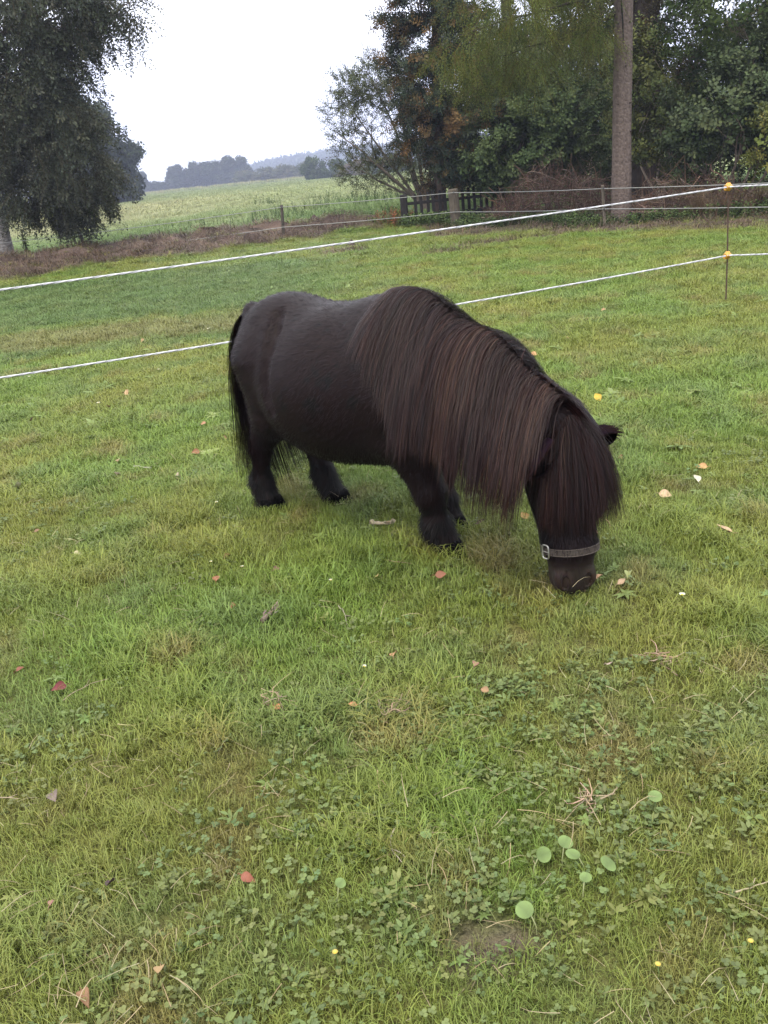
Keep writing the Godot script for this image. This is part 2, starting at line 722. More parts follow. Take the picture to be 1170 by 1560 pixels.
func add_locks(mb: MB, guides: Array, f: Field, act: PackedInt32Array, count: int, spread: float, width: float, warm_at: Callable, ragged := 0.3) -> void:
	# guides: Array of rows; a row is an Array of PackedVector3Array with as many points each; a lock lies between two neighbours of one row
	for k in count:
		var row: Array = guides[rng.randi() % guides.size()]
		var u := rng.randf() * (row.size() - 1.001)
		var g0: PackedVector3Array = row[int(u)]
		var g1: PackedVector3Array = row[int(u) + 1]
		var fr := u - int(u)
		# locks gather: pull towards fixed strands
		var gather := snappedf(u * 7.0, 1.0) / 7.0 - u
		var keep := 1.0 - ragged * pow(rng.randf(), 1.7)
		var m := g0.size()
		var pts := PackedVector3Array()
		var jit := Vector3(rng.randf_range(-1, 1), rng.randf_range(-0.4, 0.4), rng.randf_range(-1, 1)) * spread
		var wav := rng.randf_range(0, TAU)
		var gath := rng.randf_range(0.0, 0.8)
		for s in m:
			var q := float(s) / (m - 1) * keep * (m - 1)
			var si := mini(int(q), m - 2)
			var fq := q - si
			var ff := clampf(fr + gather * gath * float(s) / m, -0.5, 1.5)
			var p := g0[si].lerp(g0[si + 1], fq).lerp(g1[si].lerp(g1[si + 1], fq), ff)
			p += jit * (0.35 + 0.65 * float(s) / m) + Vector3(sin(wav + s * 0.5), 0, cos(wav + s * 0.4)) * 0.004
			pts.append(p)
		var mid := pts[m / 2]
		var nn := f.grad(mid, act, 0.02)
		nn = (nn + Vector3(rng.randf_range(-1, 1), rng.randf_range(-1, 1), rng.randf_range(-1, 1)) * 0.25).normalized()
		var side := nn.cross((pts[m - 1] - pts[0]).normalized()).normalized()
		var c0 := hair_colour(warm_at.call(pts[0]))
		mb.ribbon(pts, side, nn, width * rng.randf_range(0.6, 1.3), width * 0.25, c0, c0 * rng.randf_range(0.9, 1.5))


func build_mane(pony: Node3D, f: Field, act: PackedInt32Array) -> void:
	var crest := Curve3D.new()
	for p in [Vector3(0.84, 0.945, 0.0), Vector3(0.92, 0.94, 0.0), Vector3(1.06, 0.89, 0.008), Vector3(1.28, 0.79, 0.045), Vector3(1.45, 0.70, 0.085), Vector3(1.595, 0.655, 0.112)]:
		crest.add_point(p)
	var total := crest.get_baked_length()
	var near_rows := []
	var far_rows := []
	for layer in 5:
		var row := []
		var far := []
		for k in 34:
			var u := k / 33.0
			var p := crest.sample_baked(u * total, false)
			var g := f.grad(p, act, 0.01)
			p -= g * (f.at(p, act) - 0.004)
			var ln := lerpf(0.62, 0.53, u) * (1.0 - 0.07 * layer) * (1.0 + 0.14 * mid_noise.get_noise_2d(k * 2.3, layer * 9.0))
			if u < 0.25:
				ln *= 0.60 + 1.6 * u
			var lift := 0.003 + 0.007 * layer * minf(1.0, 0.35 + 2.0 * u)
			row.append(let_down(f, act, p + Vector3(0, 0.004, -0.012), Vector3(lerpf(-0.05, -0.18, minf(u * 3.0, 1.0)), 0.02 + 0.09 * layer, 1.0), ln, 15, lift, Vector3(lerpf(-0.05, -0.02, minf(u * 2.0, 1.0)), 0, 0.08), 0.83))
			far.append(let_down(f, act, p + Vector3(0, 0.002, -0.004), Vector3(0.02, 0.15, -1.0), ln * 0.6, 15, 0.006 + 0.006 * layer, Vector3(0.05, 0, 0)))
		near_rows.append(row)
		if layer < 2:
			far_rows.append(far)
	var mb := MB.new()
	var warm := func(p: Vector3): return clampf(0.40 + 0.35 * mid_noise.get_noise_2d(p.x * 9.0, 3.0) + 0.6 * mid_noise.get_noise_2d(p.x * 31.0, 8.0), 0.0, 1.0)
	add_locks(mb, near_rows, f, act, 19000, 0.024, 0.0017, warm, 0.5)
	add_locks(mb, far_rows, f, act, 900, 0.012, 0.003, func(_p: Vector3): return 0.1, 0.4)
	add_locks(mb, near_rows, f, act, 900, 0.10, 0.0012, warm, 0.5)
	# the tuft behind the ears, falling over to the pony's left and forward
	var rows := []
	var fs := FACE_SIDE.normalized()
	for layer in 3:
		var row := []
		for k in 10:
			var u := 0.80 + 0.20 * k / 9.0
			var p := crest.sample_baked(u * total, false)
			var g := f.grad(p, act, 0.01)
			p -= g * (f.at(p, act) - 0.004)
			row.append(let_down(f, act, p, Vector3.UP * (0.15 + 0.12 * layer) + fs * 0.8 + face_up * 0.55, 0.17 + 0.02 * layer, 15, 0.008 + 0.012 * layer, fs * 0.15 + face_up * 0.2, 0.66))
		rows.append(row)
	add_locks(mb, rows, f, act, 1300, 0.014, 0.0026, func(_p: Vector3): return 0.15, 0.4)
	part("mane", mb.mesh(hair_material()), pony)


func build_forelock(pony: Node3D, f: Field, act: PackedInt32Array) -> void:
	var rows := []
	var fs := FACE_SIDE.normalized()
	for layer in 4:
		var row := []
		for k in 17:
			var s := k / 8.0 - 1.0
			var root := face(-0.075 + 0.05 * absf(s), 0.02 + 0.008 * layer, 0.05 * s)
			var g := f.grad(root, act, 0.01)
			root -= g * minf(f.at(root, act) - 0.006, 0.05)
			var ln := 0.425 - 0.09 * s * s - 0.025 * layer + 0.03 * mid_noise.get_noise_2d(k * 3.0, layer * 5.0)
			var way := face_up * 1.0 + fs * (s * 0.8) + Vector3.UP * (0.05 + 0.08 * layer)
			var lean := fs * (0.10 * s + 0.13 * smooth(0.35, 1.0, s)) + face_up * 0.02
			row.append(let_down(f, act, root, way, ln, 15, 0.004 + 0.006 * layer, lean, 0.66))
		rows.append(row)
	var mb := MB.new()
	add_locks(mb, rows, f, act, 6500, 0.020, 0.0016, func(p: Vector3): return clampf(0.30 + 0.6 * mid_noise.get_noise_2d((p - POLL).dot(FACE_SIDE) * 40.0, 5.0), 0.0, 1.0), 0.62)
	add_locks(mb, rows, f, act, 350, 0.08, 0.0012, func(_p: Vector3): return 0.3, 0.5)
	part("forelock", mb.mesh(hair_material()), pony)


func build_tail(pony: Node3D, f: Field) -> void:
	var act := f.all().slice(0, 24)
	var rows := []
	for layer in 3:
		var row := []
		for k in 13:
			var s := k / 6.0 - 1.0
			var p := Vector3(-0.030, 0.855 - 0.045 * layer, 0.030 * s)
			row.append(let_down(f, act, p, Vector3(-0.5, -0.15, 0.45 * s), 0.80 - 0.08 * absf(s) - 0.03 * layer, 15, 0.003 + 0.006 * layer, Vector3(0.24, 0, 0.26 * s), 0.54))
		rows.append(row)
	var mb := MB.new()
	add_locks(mb, rows, f, act, 3800, 0.050, 0.0017, func(_p: Vector3): return -0.1, 0.72)
	part("tail", mb.mesh(hair_material()), pony)


func build_fetlock_hair(pony: Node3D) -> void:
	for spot: Vector3 in [Vector3(0.008, 0.115, 0.10), Vector3(0.21, 0.115, -0.10), Vector3(1.025, 0.115, 0.11), Vector3(0.885, 0.115, -0.11)]:
		var mb := MB.new()
		for k in 260:
			var a := rng.randf_range(0.35 * PI, 1.65 * PI) if rng.randf() < 0.75 else rng.randf() * TAU
			var out := Vector3(cos(a), 0, sin(a))
			var p: Vector3 = spot + out * 0.05 + Vector3(0, rng.randf_range(-0.02, 0.06), 0)
			var ln := rng.randf_range(0.025, 0.055)
			var pts := PackedVector3Array([p, p + (out * 0.12 + Vector3.DOWN * 0.6) * ln, p + (out * 0.22 + Vector3.DOWN * 1.3 + Vector3(0.10, 0, 0)) * ln * 0.8])
			mb.ribbon(pts, out.cross(Vector3.UP), out, 0.004, 0.001, vary(COAT, 0.3), vary(COAT, 0.3) * 1.3)
		part("fetlock_hair", mb.mesh(hair_material()), pony)


func build_caught_straws(pony: Node3D) -> void:
	# bits of straw caught in the hair, each laid on the strand nearest to its spot
	var spots := [
		["mane", Vector3(1.50, 0.56, 0.33), 0.050, Vector3(-0.3, -1.0, 0.2), "small tan straw caught high in the mane, left of the poll"],
		["mane", Vector3(1.47, 0.53, 0.33), 0.026, Vector3(-0.6, -1.0, 0.0), "tiny tan straw just below the higher straw in the mane"],
		["mane", Vector3(1.50, 0.38, 0.36), 0.045, Vector3(-0.5, -0.8, 0.2), "tan straw caught low in the mane beside the cheek"],
		["forelock", Vector3(1.62, 0.30, 0.26), 0.045, Vector3(0.05, -1.0, 0.1), "whitish straw hanging along the left edge of the forelock"],
		["forelock", Vector3(1.76, 0.27, 0.14), 0.030, Vector3(0.5, -0.7, 0.1), "short pale straw at the right tip of the forelock"]]
	var m := tinted(0.7, 0.3)
	for s in spots:
		var hair: MeshInstance3D = pony.get_node(s[0])
		var vs: PackedVector3Array = hair.mesh.surface_get_arrays(0)[Mesh.ARRAY_VERTEX]
		var spot: Vector3 = s[1]
		var best := vs[0]
		for k in range(0, vs.size(), 3):
			if vs[k].distance_squared_to(spot) < best.distance_squared_to(spot):
				best = vs[k]
		var d: Vector3 = s[3]
		var out := (Vector3(0.35, 0.1, 0.9)).normalized() * 0.008
		var mb := MB.new()
		limb(mb, best + out - d.normalized() * float(s[2]) * 0.5, best + out + d.normalized() * float(s[2]) * 0.5, 0.0013, 0.0008, 0.003, 5, Color(0.17, 0.125, 0.07))
		var o := part("straw", mb.mesh(m), self)
		o.transform = pony.transform
		tag(o, s[4], "straw", "bits of straw caught in the pony's hair")


func build_whiskers(pony: Node3D, h: Field) -> void:
	var mb := MB.new()
	for k in 420:
		var a := rng.randf() * TAU
		var d := (FACE_SIDE.normalized() * cos(a) + face_up * sin(a)).normalized()
		var c := face(rng.randf_range(0.36, 0.535), -0.008, 0)
		var p := c + d * skin(h, c, d)
		var way := (d * rng.randf_range(0.25, 0.7) + nose_way + Vector3(rng.randfn(), rng.randfn(), rng.randfn()) * 0.2).normalized()
		var ln := rng.randf_range(0.008, 0.030) if k < 340 else rng.randf_range(0.03, 0.06)
		mb.ribbon(PackedVector3Array([p, p + way * ln * 0.5, p + (way + Vector3.DOWN * 0.25) * ln]), d.cross(way).normalized(), d, 0.0012, 0.0006, vary(COAT * 1.6, 0.3), vary(COAT * 2.0, 0.3))
	part("whiskers", mb.mesh(hair_material()), pony).set_meta("kind", "stuff")


func build_hooves(pony: Node3D) -> void:
	var horn := tinted(0.8, 0.15)
	var c := Color(0.0035, 0.003, 0.003)
	for spot: Vector3 in [Vector3(0.035, 0, 0.10), Vector3(0.261, 0, -0.10), Vector3(1.05, 0, 0.105), Vector3(0.91, 0, -0.105)]:
		var mb := MB.new()
		var sh := Basis(Vector3(1, 0, 0), Vector3(-0.42, 1, 0), Vector3(0, 0, 0.92))
		mb.lathe(Transform3D(sh, spot + Vector3(0.028, 0.0, 0)), PackedVector2Array([Vector2(0.0, 0.0), Vector2(0.066, 0.0), Vector2(0.068, 0.006), Vector2(0.062, 0.03), Vector2(0.058, 0.05), Vector2(0.045, 0.058), Vector2(0.0, 0.06)]), 20, c, c * 0.7)
		part("hoof", mb.mesh(horn), pony)


func build_eyes(pony: Node3D) -> void:
	var m := tinted(0.08, 0.6)
	for s: float in [-1.0, 1.0]:
		var mb := MB.new()
		mb.lathe(Transform3D(Basis.IDENTITY, face(0.195, 0.05, 0.097 * s) - Vector3(0, 0.017, 0)), PackedVector2Array([Vector2(0.0, 0.0), Vector2(0.010, 0.003), Vector2(0.016, 0.010), Vector2(0.017, 0.017), Vector2(0.016, 0.024), Vector2(0.010, 0.031), Vector2(0.0, 0.034)]), 14, Color(0.012, 0.008, 0.006), Color(0.012, 0.008, 0.006))
		part("eye", mb.mesh(m), pony)


func build_ears(pony: Node3D) -> void:
	var m := tinted(0.8, 0.12, 0.0, 0.0)
	for s: float in [-1.0, 1.0]:
		var mb := MB.new()
		var fs := FACE_SIDE.normalized() * s
		var root := face(-0.005, 0.02, 0.092) if s > 0 else face(-0.02, 0.135, -0.080)
		var reach := 0.090 if s > 0 else 0.128
		# laid out sideways, the cup opening to the front and down
		var axis := (fs + Vector3.UP * 0.16 - face_up * 0.15).normalized() if s > 0 else (fs * 0.085 + nose_way * 0.085 + face_up * 0.02).normalized()
		var open := (face_up * 0.8 + Vector3.DOWN * 0.5).normalized()
		open = (open - axis * open.dot(axis)).normalized()
		var cross := axis.cross(open).normalized()
		var rows := 9
		var cols := 11
		for side in 2:
			var st := mb.v.size()
			for r in rows + 1:
				var t := float(r) / rows
				var w := 0.036 * pow(sin(PI * clampf(0.16 + t * 0.84, 0, 1)), 0.55) + 0.002
				for q in cols + 1:
					var an := lerpf(-2.2, 2.2, float(q) / cols)
					var rad := w * (1.0 if side == 0 else 0.86)
					var d := cross * sin(an) - open * cos(an)
					var p := root + axis * (t * reach - 0.01) + d * rad + open * (0.012 * t)
					mb.vert(p, d if side == 0 else -d, COAT * (1.5 if side == 0 else 0.5))
			for r in rows:
				for q in cols:
					var o := st + r * (cols + 1) + q
					mb.quad(o, o + 1, o + cols + 2, o + cols + 1)
		# the fur round its rim and inside it
		for k in 420:
			var t := rng.randf()
			var w := 0.036 * pow(sin(PI * clampf(0.16 + t * 0.84, 0, 1)), 0.55) + 0.002
			var an := rng.randf_range(-2.3, 2.3)
			var d := cross * sin(an) - open * cos(an)
			var p := root + axis * (t * reach - 0.01) + d * w * 0.97 + open * (0.012 * t)
			var way := (axis * 0.8 + d * rng.randf_range(-0.3, 0.7) + open * rng.randf_range(-0.2, 0.6)).normalized()
			var ln := rng.randf_range(0.012, 0.030)
			var cc := vary(Color(0.012, 0.0072, 0.0068), 0.35)
			mb.ribbon(PackedVector3Array([p, p + way * ln * 0.5, p + (way + Vector3.DOWN * 0.25) * ln]), d.cross(way).normalized(), d, 0.0022, 0.001, cc, cc * 1.3)
		part("ear", mb.mesh(m), pony)


# how far the head's skin lies from a point of its axis, that way
func skin(h: Field, from: Vector3, way: Vector3) -> float:
	var act := h.all()
	var t := 0.02
	for k in 40:
		var d := h.at(from + way * t, act)
		if absf(d) < 0.0008:
			break
		t += -d * 0.8
	return t


func strap(mb: MB, pts: PackedVector3Array, outs: PackedVector3Array, across: PackedVector3Array, w: float, th: float, col: Color, closed: bool) -> void:
	var m := pts.size()
	var start := mb.v.size()
	var prof := [Vector2(-1, 0), Vector2(-1, 0.7), Vector2(-0.8, 1), Vector2(-0.35, 0.75), Vector2(0.35, 0.75), Vector2(0.8, 1), Vector2(1, 0.7), Vector2(1, 0)]
	for k in m:
		for q in prof:
			var p: Vector3 = pts[k] + across[k] * (q.x * w * 0.5) + outs[k] * (q.y * th)
			mb.vert(p, (outs[k] * 0.8 + across[k] * q.x * 0.6).normalized(), col)
	var np := prof.size()
	for k in (m if closed else m - 1):
		var k2 := (k + 1) % m
		for q in np - 1:
			mb.quad(start + k * np + q, start + k * np + q + 1, start + k2 * np + q + 1, start + k2 * np + q)


func build_halter(pony: Node3D, h: Field) -> void:
	var halter := Node3D.new()
	halter.name = "halter"
	pony.add_child(halter, true)
	tag(halter, "worn brown halter with a steel buckle at the left end of its noseband")
	var web := tinted(0.7, 0.4)
	var brown := Color(0.011, 0.008, 0.0065)
	var fs := FACE_SIDE.normalized()
	# noseband
	var mb := MB.new()
	var pts := PackedVector3Array()
	var outs := PackedVector3Array()
	var ac := PackedVector3Array()
	var cen := face(0.352, -0.02, 0)
	for k in 56:
		var an := TAU * k / 56
		var d := (fs * sin(an) + face_up * cos(an)).normalized()
		pts.append(cen + d * (skin(h, cen, d) + 0.003))
		outs.append(d)
		ac.append(nose_way)
	strap(mb, pts, outs, ac, 0.024, 0.004, brown, true)
	part("noseband", mb.mesh(web), halter)
	# the woven bars across it
	mb = MB.new()
	for k in 150:
		var an := TAU * k / 150
		if cos(an) < -0.35:
			continue
		var q := an / TAU * 56.0
		var k0 := int(q) % 56
		var k1 := (k0 + 1) % 56
		var p := pts[k0].lerp(pts[k1], q - int(q))
		var d := outs[k0].lerp(outs[k1], q - int(q)).normalized()
		mb.box(Transform3D(Basis(d.cross(nose_way).normalized(), nose_way, d), p + d * 0.0036), Vector3(0.0014, 0.0080, 0.0012), Color(0.056, 0.044, 0.036))
	tag(part("stitching", mb.mesh(web), halter), "", "", "", "stuff")
	for e in [-0.0105, 0.0105]:
		mb = MB.new()
		var loop := PackedVector3Array()
		var rad := PackedFloat32Array()
		for k in 57:
			loop.append(pts[k % 56] + outs[k % 56] * 0.0042 + nose_way * e)
			rad.append(0.0019)
		mb.tube(loop, rad, 6, Color(0.055, 0.044, 0.036), Color(0.055, 0.044, 0.036), false)
		part("edge_binding", mb.mesh(web), halter)
	# buckle and ring at the pony's right
	var steel := tinted(0.3, 0.5)
	steel.metallic = 0.9
	var an := TAU * 46.6 / 56.0
	var d := (fs * sin(an) + face_up * cos(an)).normalized()
	var bp := cen + d * (skin(h, cen, d) + 0.010)
	var along := d.cross(nose_way).normalized()
	mb = MB.new()
	var ring := PackedVector3Array()
	var rr := PackedFloat32Array()
	for k in 25:
		var q := TAU * k / 24.0
		var sq := pow(absf(cos(q)), 0.5) * signf(cos(q))
		var cq := pow(absf(sin(q)), 0.5) * signf(sin(q))
		ring.append(bp + along * (0.014 * sq) + nose_way * (0.023 * cq) + d * 0.002)
		rr.append(0.0029)
	mb.tube(ring, rr, 7, Color(0.42, 0.40, 0.37), Color(0.42, 0.40, 0.37), false)
	mb.tube(PackedVector3Array([bp - along * 0.014, bp + along * 0.016 + d * 0.004]), PackedFloat32Array([0.002, 0.0016]), 6, Color(0.40, 0.38, 0.35), Color(0.40, 0.38, 0.35))
	part("buckle", mb.mesh(steel), halter)
	# straps up both cheeks and over the poll
	for s: float in [-1.0, 1.0]:
		mb = MB.new()
		pts = PackedVector3Array()
		outs = PackedVector3Array()
		ac = PackedVector3Array()
		for k in 14:
			var t := lerpf(0.34, 0.0, k / 13.0)
			var c0 := face(t, lerpf(-0.02, -0.05, k / 13.0), 0)
			pts.append(c0 + fs * s * (skin(h, c0, fs * s) + 0.004))
			outs.append(fs * s)
			ac.append(face_up)
		strap(mb, pts, outs, ac, 0.020, 0.004, brown, false)
		part("cheek_strap", mb.mesh(web), halter)
	mb = MB.new()
	pts = PackedVector3Array()
	outs = PackedVector3Array()
	ac = PackedVector3Array()
	for k in 23:
		var q := lerpf(-0.62 * PI, 0.5 * PI, k / 22.0)
		var dd := (fs * sin(q) - nose_way * cos(q)).normalized()
		pts.append(face(0.03, -0.005, 0) + dd * 0.128 + face_up * 0.012)
		outs.append(dd)
		ac.append((face_up + dd * 0.3).normalized())
	strap(mb, pts, outs, ac, 0.020, 0.004, Color(0.055, 0.044, 0.038), false)
	part("crown_strap", mb.mesh(web), halter)
	mb = MB.new()
	pts = PackedVector3Array()
	outs = PackedVector3Array()
	ac = PackedVector3Array()
	for k in 12:
		var t := lerpf(0.35, 0.16, k / 11.0)
		var c0 := face(t, -0.03, 0)
		pts.append(c0 - face_up * (skin(h, c0, -face_up) + 0.004))
		outs.append(-face_up)
		ac.append(fs)
	strap(mb, pts, outs, ac, 0.018, 0.004, brown, false)
	part("throat_strap", mb.mesh(web), halter)


# ---------------------------------------------------------------- the land

func soil_edges(x: float) -> Vector2:
	# near and far edge (as distance ahead) of the bare strip along the old fence
	var near := 0.0
	var far := 0.0
	if x < -4.0:
		near = lerpf(17.0, 19.2, smooth(-8.0, -4.0, x))
		far = lerpf(22.2, 24.2, smooth(-8.0, -4.0, x))
	elif x < -1.7:
		near = lerpf(19.2, 20.9, (x + 4.0) / 2.3)
		far = lerpf(24.2, 24.6, (x + 4.0) / 2.3)
	else:
		near = lerpf(20.9, 22.4, (x + 1.7) / 2.6)
		far = lerpf(24.6, 23.2, (x + 1.7) / 2.6)
	return Vector2(near, far)


func soil_amount(x: float, z: float) -> float:
	var d := -z
	var n := mid_noise.get_noise_2d(x * 0.9, z * 0.9)
	var s := 0.0
	if x < 1.4 and d > 15.0 and d < 27.0:
		var e := soil_edges(x)
		s = smooth(e.x - 0.4, e.x + 0.5, d + n * 0.8) * (1.0 - smooth(e.y - 0.7, e.y + 0.5, d + n * 0.9)) * (1.0 - smooth(0.9, 1.4, x + n * 0.3))
	# trodden earth along the foot of the wood
	if x > 1.5 and d > 13.0 and d < 24.0:
		var edge := lerpf(17.6, 13.5, smooth(2.0, 6.6, x))
		s = maxf(s, 0.95 * smooth(edge - 0.2, edge + 0.9, d + n * 1.1))
	# worn spots
	for w in [Vector4(0.12, -1.29, 0.11, 0.055), Vector4(2.23, -16.0, 0.7, 0.35), Vector4(1.45, -15.0, 0.5, 0.25), Vector4(-0.3, -17.0, 0.5, 0.3), Vector4(3.3, -16.2, 0.8, 0.3), Vector4(4.9, -16.4, 1.3, 0.8)]:
		var q := Vector2((x - w.x) / w.z, (z - w.y) / w.w).length()
		s = maxf(s, 1.0 - smooth(0.5, 1.3, q + 0.4 * fine_noise.get_noise_2d(x * 2.0, z * 2.0)))
	return s


func land_height(x: float, z: float) -> float:
	var d := -z
	var y := 0.0
	if d > 15.0 and d < 27.0 and x < 2.0:
		var e := soil_edges(x)
		var mid := (e.x + e.y) * 0.5
		var q := (d - mid) / ((e.y - e.x) * 0.42)
		y += exp(-q * q) * (0.30 + 0.30 * mid_noise.get_noise_2d(x * 1.2, z * 1.6) + 0.14 * fine_noise.get_noise_2d(x * 0.8, z * 0.8)) * (1.0 - smooth(0.8, 1.8, x))
	if d < 40.0:
		y += 0.018 * mid_noise.get_noise_2d(x, z) * smooth(3.0, 8.0, d) + 0.006 * fine_noise.get_noise_2d(x, z)
	else:
		y += 0.25 * wide_noise.get_noise_2d(x * 0.08, z * 0.08) * smooth(40.0, 120.0, d)
	return y


func lawn_tint(x: float, z: float) -> Color:
	var d := -z
	var green := Color(0.138, 0.205, 0.036)
	var olive := Color(0.182, 0.202, 0.039)
	var blue := Color(0.126, 0.186, 0.050)
	var tan := Color(0.205, 0.172, 0.060)
	var a := wide_noise.get_noise_2d(x * 2.6, z * 2.0) * 1.4
	var b := mid_noise.get_noise_2d(x * 1.6 + 40.0, z * 1.4)
	var c := mid_noise.get_noise_2d(x * 2.4 - 70.0, z * 1.8 + 9.0)
	var t := green.lerp(olive, clampf(0.45 + a, 0, 1))
	t = t.lerp(blue, clampf(b * 1.6, 0, 0.75))
	var dry := clampf(c * 1.7 - 0.25, 0.0, 0.75)
	dry = minf(dry * (1.0 + 0.35 * smooth(3.6, 1.6, d)) + 0.24 * smooth(3.2, 1.3, d) * clampf(0.6 + a, 0.0, 1.0), 0.8)
	t = t.lerp(tan, dry)
	# mown stripes on the far left
	var left := 1.0 - smooth(-1.2, 1.0, x + 0.06 * (d - 9.0))
	var n := 0.35 * b
	var dark := smooth(10.3, 11.0, d + n) * (1.0 - smooth(15.8, 17.0, d + n)) + smooth(8.45, 8.6, d + n) * (1.0 - smooth(8.9, 9.2, d + n)) * 0.7
	t = t.lerp(Color(0.080, 0.135, 0.042), 0.75 * dark * left)
	var pale := smooth(8.9, 9.2, d + n) * (1.0 - smooth(10.0, 10.7, d + n))
	t = t.lerp(Color(0.165, 0.155, 0.06), 0.7 * pale * left)
	return t


func field_tint(x: float, z: float) -> Color:
	var d := -z
	var n := wide_noise.get_noise_2d(x * 0.5, z * 0.22)
	var m := mid_noise.get_noise_2d(x * 0.4, z * 0.2)
	var lush := Color(0.125, 0.195, 0.055)
	var pale := Color(0.24, 0.275, 0.13)
	var straw := Color(0.31, 0.29, 0.16)
	var t := lush.lerp(pale, smooth(28.0, 46.0, d + n * 10.0))
	t = t.lerp(straw, 0.55 * smooth(38.0, 48.0, d + n * 9.0) * (1.0 - smooth(80.0, 120.0, d + m * 20.0)) * (1.0 - smooth(-14.0, 0.0, x + d * 0.05)))
	t = t.lerp(Color(0.17, 0.21, 0.085), smooth(110.0, 160.0, d) * 0.6)
	t = t.lerp(straw, 0.9 * smooth(255.0, 270.0, d + n * 8.0))
	return t


func ground_tint(x: float, z: float) -> Color:
	var d := -z
	var soil := Color(0.050, 0.038, 0.031).lerp(Color(0.135, 0.098, 0.080), clampf(0.5 + mid_noise.get_noise_2d(x * 2.0, z * 2.0) * 1.2, 0, 1))
	var t := lawn_tint(x, z) * Color(0.55, 0.52, 0.6)
	if d > 22.0:
		t = t.lerp(field_tint(x, z) * 0.8, smooth(22.0, 25.0, d))
	if d < 4.0:
		t = t.lerp(Color(0.075, 0.068, 0.030), 0.5)
	return t.lerp(soil, soil_amount(x, z))


func build_ground() -> void:
	var zs := PackedFloat32Array([6.0, 3.0, 1.0])
	var d := 0.0
	while d < 2600.0:
		zs.append(-d)
		d += 0.09 if d < 2.0 else (0.16 if d < 9.0 else (0.22 if d < 28.0 else d * 0.035))
	var mb := MB.new()
	var cols := 121
	for z in zs:
		for k in cols:
			var s := (k / 60.0 - 1.0)
			var w: float = 7.0 + absf(z) * 1.15
			var x: float = w * (0.55 * s + 0.45 * s * s * s)
			var y := land_height(x, z)
			mb.vert(Vector3(x, y, z), Vector3(land_height(x - 0.1, z) - land_height(x + 0.1, z), 0.2, land_height(x, z - 0.1) - land_height(x, z + 0.1)).normalized(), ground_tint(x, z))
	for r in zs.size() - 1:
		for k in cols - 1:
			var o := r * cols + k
			mb.quad(o, o + 1, o + cols + 1, o + cols)
	var m := tinted(0.95, 0.2)
	m.heightmap_enabled = true
	m.heightmap_texture = noise_texture(0.03, 1024, 6)
	m.heightmap_scale = 3.5
	m.uv1_triplanar = true
	m.uv1_world_triplanar = true
	m.uv1_scale = Vector3(0.8, 0.8, 0.8)
	var g := part("ground", mb.mesh(m), self)
	tag(g, "lawn, bare earth and open field running to the horizon", "ground", "", "structure")


func hill_height(x: float, z: float) -> float:
	# a long wooded rise that starts left of the middle and climbs to the right
	var r := smooth(-165.0, -20.0, x + 22.0 * wide_noise.get_noise_2d(x * 0.02, z * 0.02))
	var body := exp(-pow((z + 1080.0) / 170.0, 2.0))
	return body * (1.0 + 12.5 * r + 2.5 * wide_noise.get_noise_2d(x * 0.03, z * 0.03)) - 0.5


func build_hill() -> void:
	var mb := MB.new()
	var nx := 90
	var nz := 24
	for r in nz + 1:
		for k in nx + 1:
			var x := lerpf(-260.0, 700.0, float(k) / nx)
			var z := lerpf(-760.0, -1400.0, float(r) / nz)
			mb.vert(Vector3(x, hill_height(x, z), z), Vector3(hill_height(x - 4, z) - hill_height(x + 4, z), 8.0, hill_height(x, z - 4) - hill_height(x, z + 4)).normalized(), Color(0.045, 0.06, 0.03))
	for r in nz:
		for k in nx:
			var o := r * (nx + 1) + k
			mb.quad(o, o + 1, o + nx + 2, o + nx + 1)
	tag(part("hill", mb.mesh(tinted(0.95, 0.2)), self), "long wooded hill fading into haze on the horizon", "hill", "", "structure")
	var where: Array[Transform3D] = []
	var tint := PackedColorArray()
	for k in 5200:
		var x := rng.randf_range(-200.0, 620.0)
		var z := rng.randf_range(-840.0, -1120.0)
		if hill_height(x, z) < 2.0:
			continue
		var s := rng.randf_range(3.5, 7.0)
		where.append(Transform3D(Basis.from_euler(Vector3(rng.randf() * 6, rng.randf() * 6, rng.randf() * 6)).scaled(Vector3(s, s * rng.randf_range(0.9, 1.3), s)), Vector3(x, hill_height(x, z) + s * 0.8, z)))
		tint.append(vary(Color(0.042, 0.062, 0.024), 0.35))
	scatter("hill_forest", clump_mesh(150, 0.36, 31), where, tint, self, "dense forest covering the hazy hill", "forest")


# ---------------------------------------------------------------- foliage

# a ball of many turned leaf faces, for crowns that are far away
func clump_mesh(count: int, leaf: float, sd: int) -> ArrayMesh:
	var r := RandomNumberGenerator.new()
	r.seed = sd
	var mb := MB.new()
	for k in count:
		var d := Vector3(r.randfn(), r.randfn(), r.randfn()).normalized()
		var p := d * pow(r.randf(), 0.4)
		var u := Vector3(r.randfn(), r.randfn(), r.randfn()).normalized()
		var f := r.randf_range(0.75, 1.3)
		mb.leaf(p, u, d + u.cross(d) * 0.5, leaf * r.randf_range(0.7, 1.4), leaf * 0.8, 0.25, 0.2, Color(f, f, f * 0.95), 2)
	return mb.mesh(leaf_material())


var leaf_stuff: StandardMaterial3D

func leaf_material() -> StandardMaterial3D:
	if leaf_stuff == null:
		leaf_stuff = tinted(0.7, 0.22, 0.5)
	return leaf_stuff


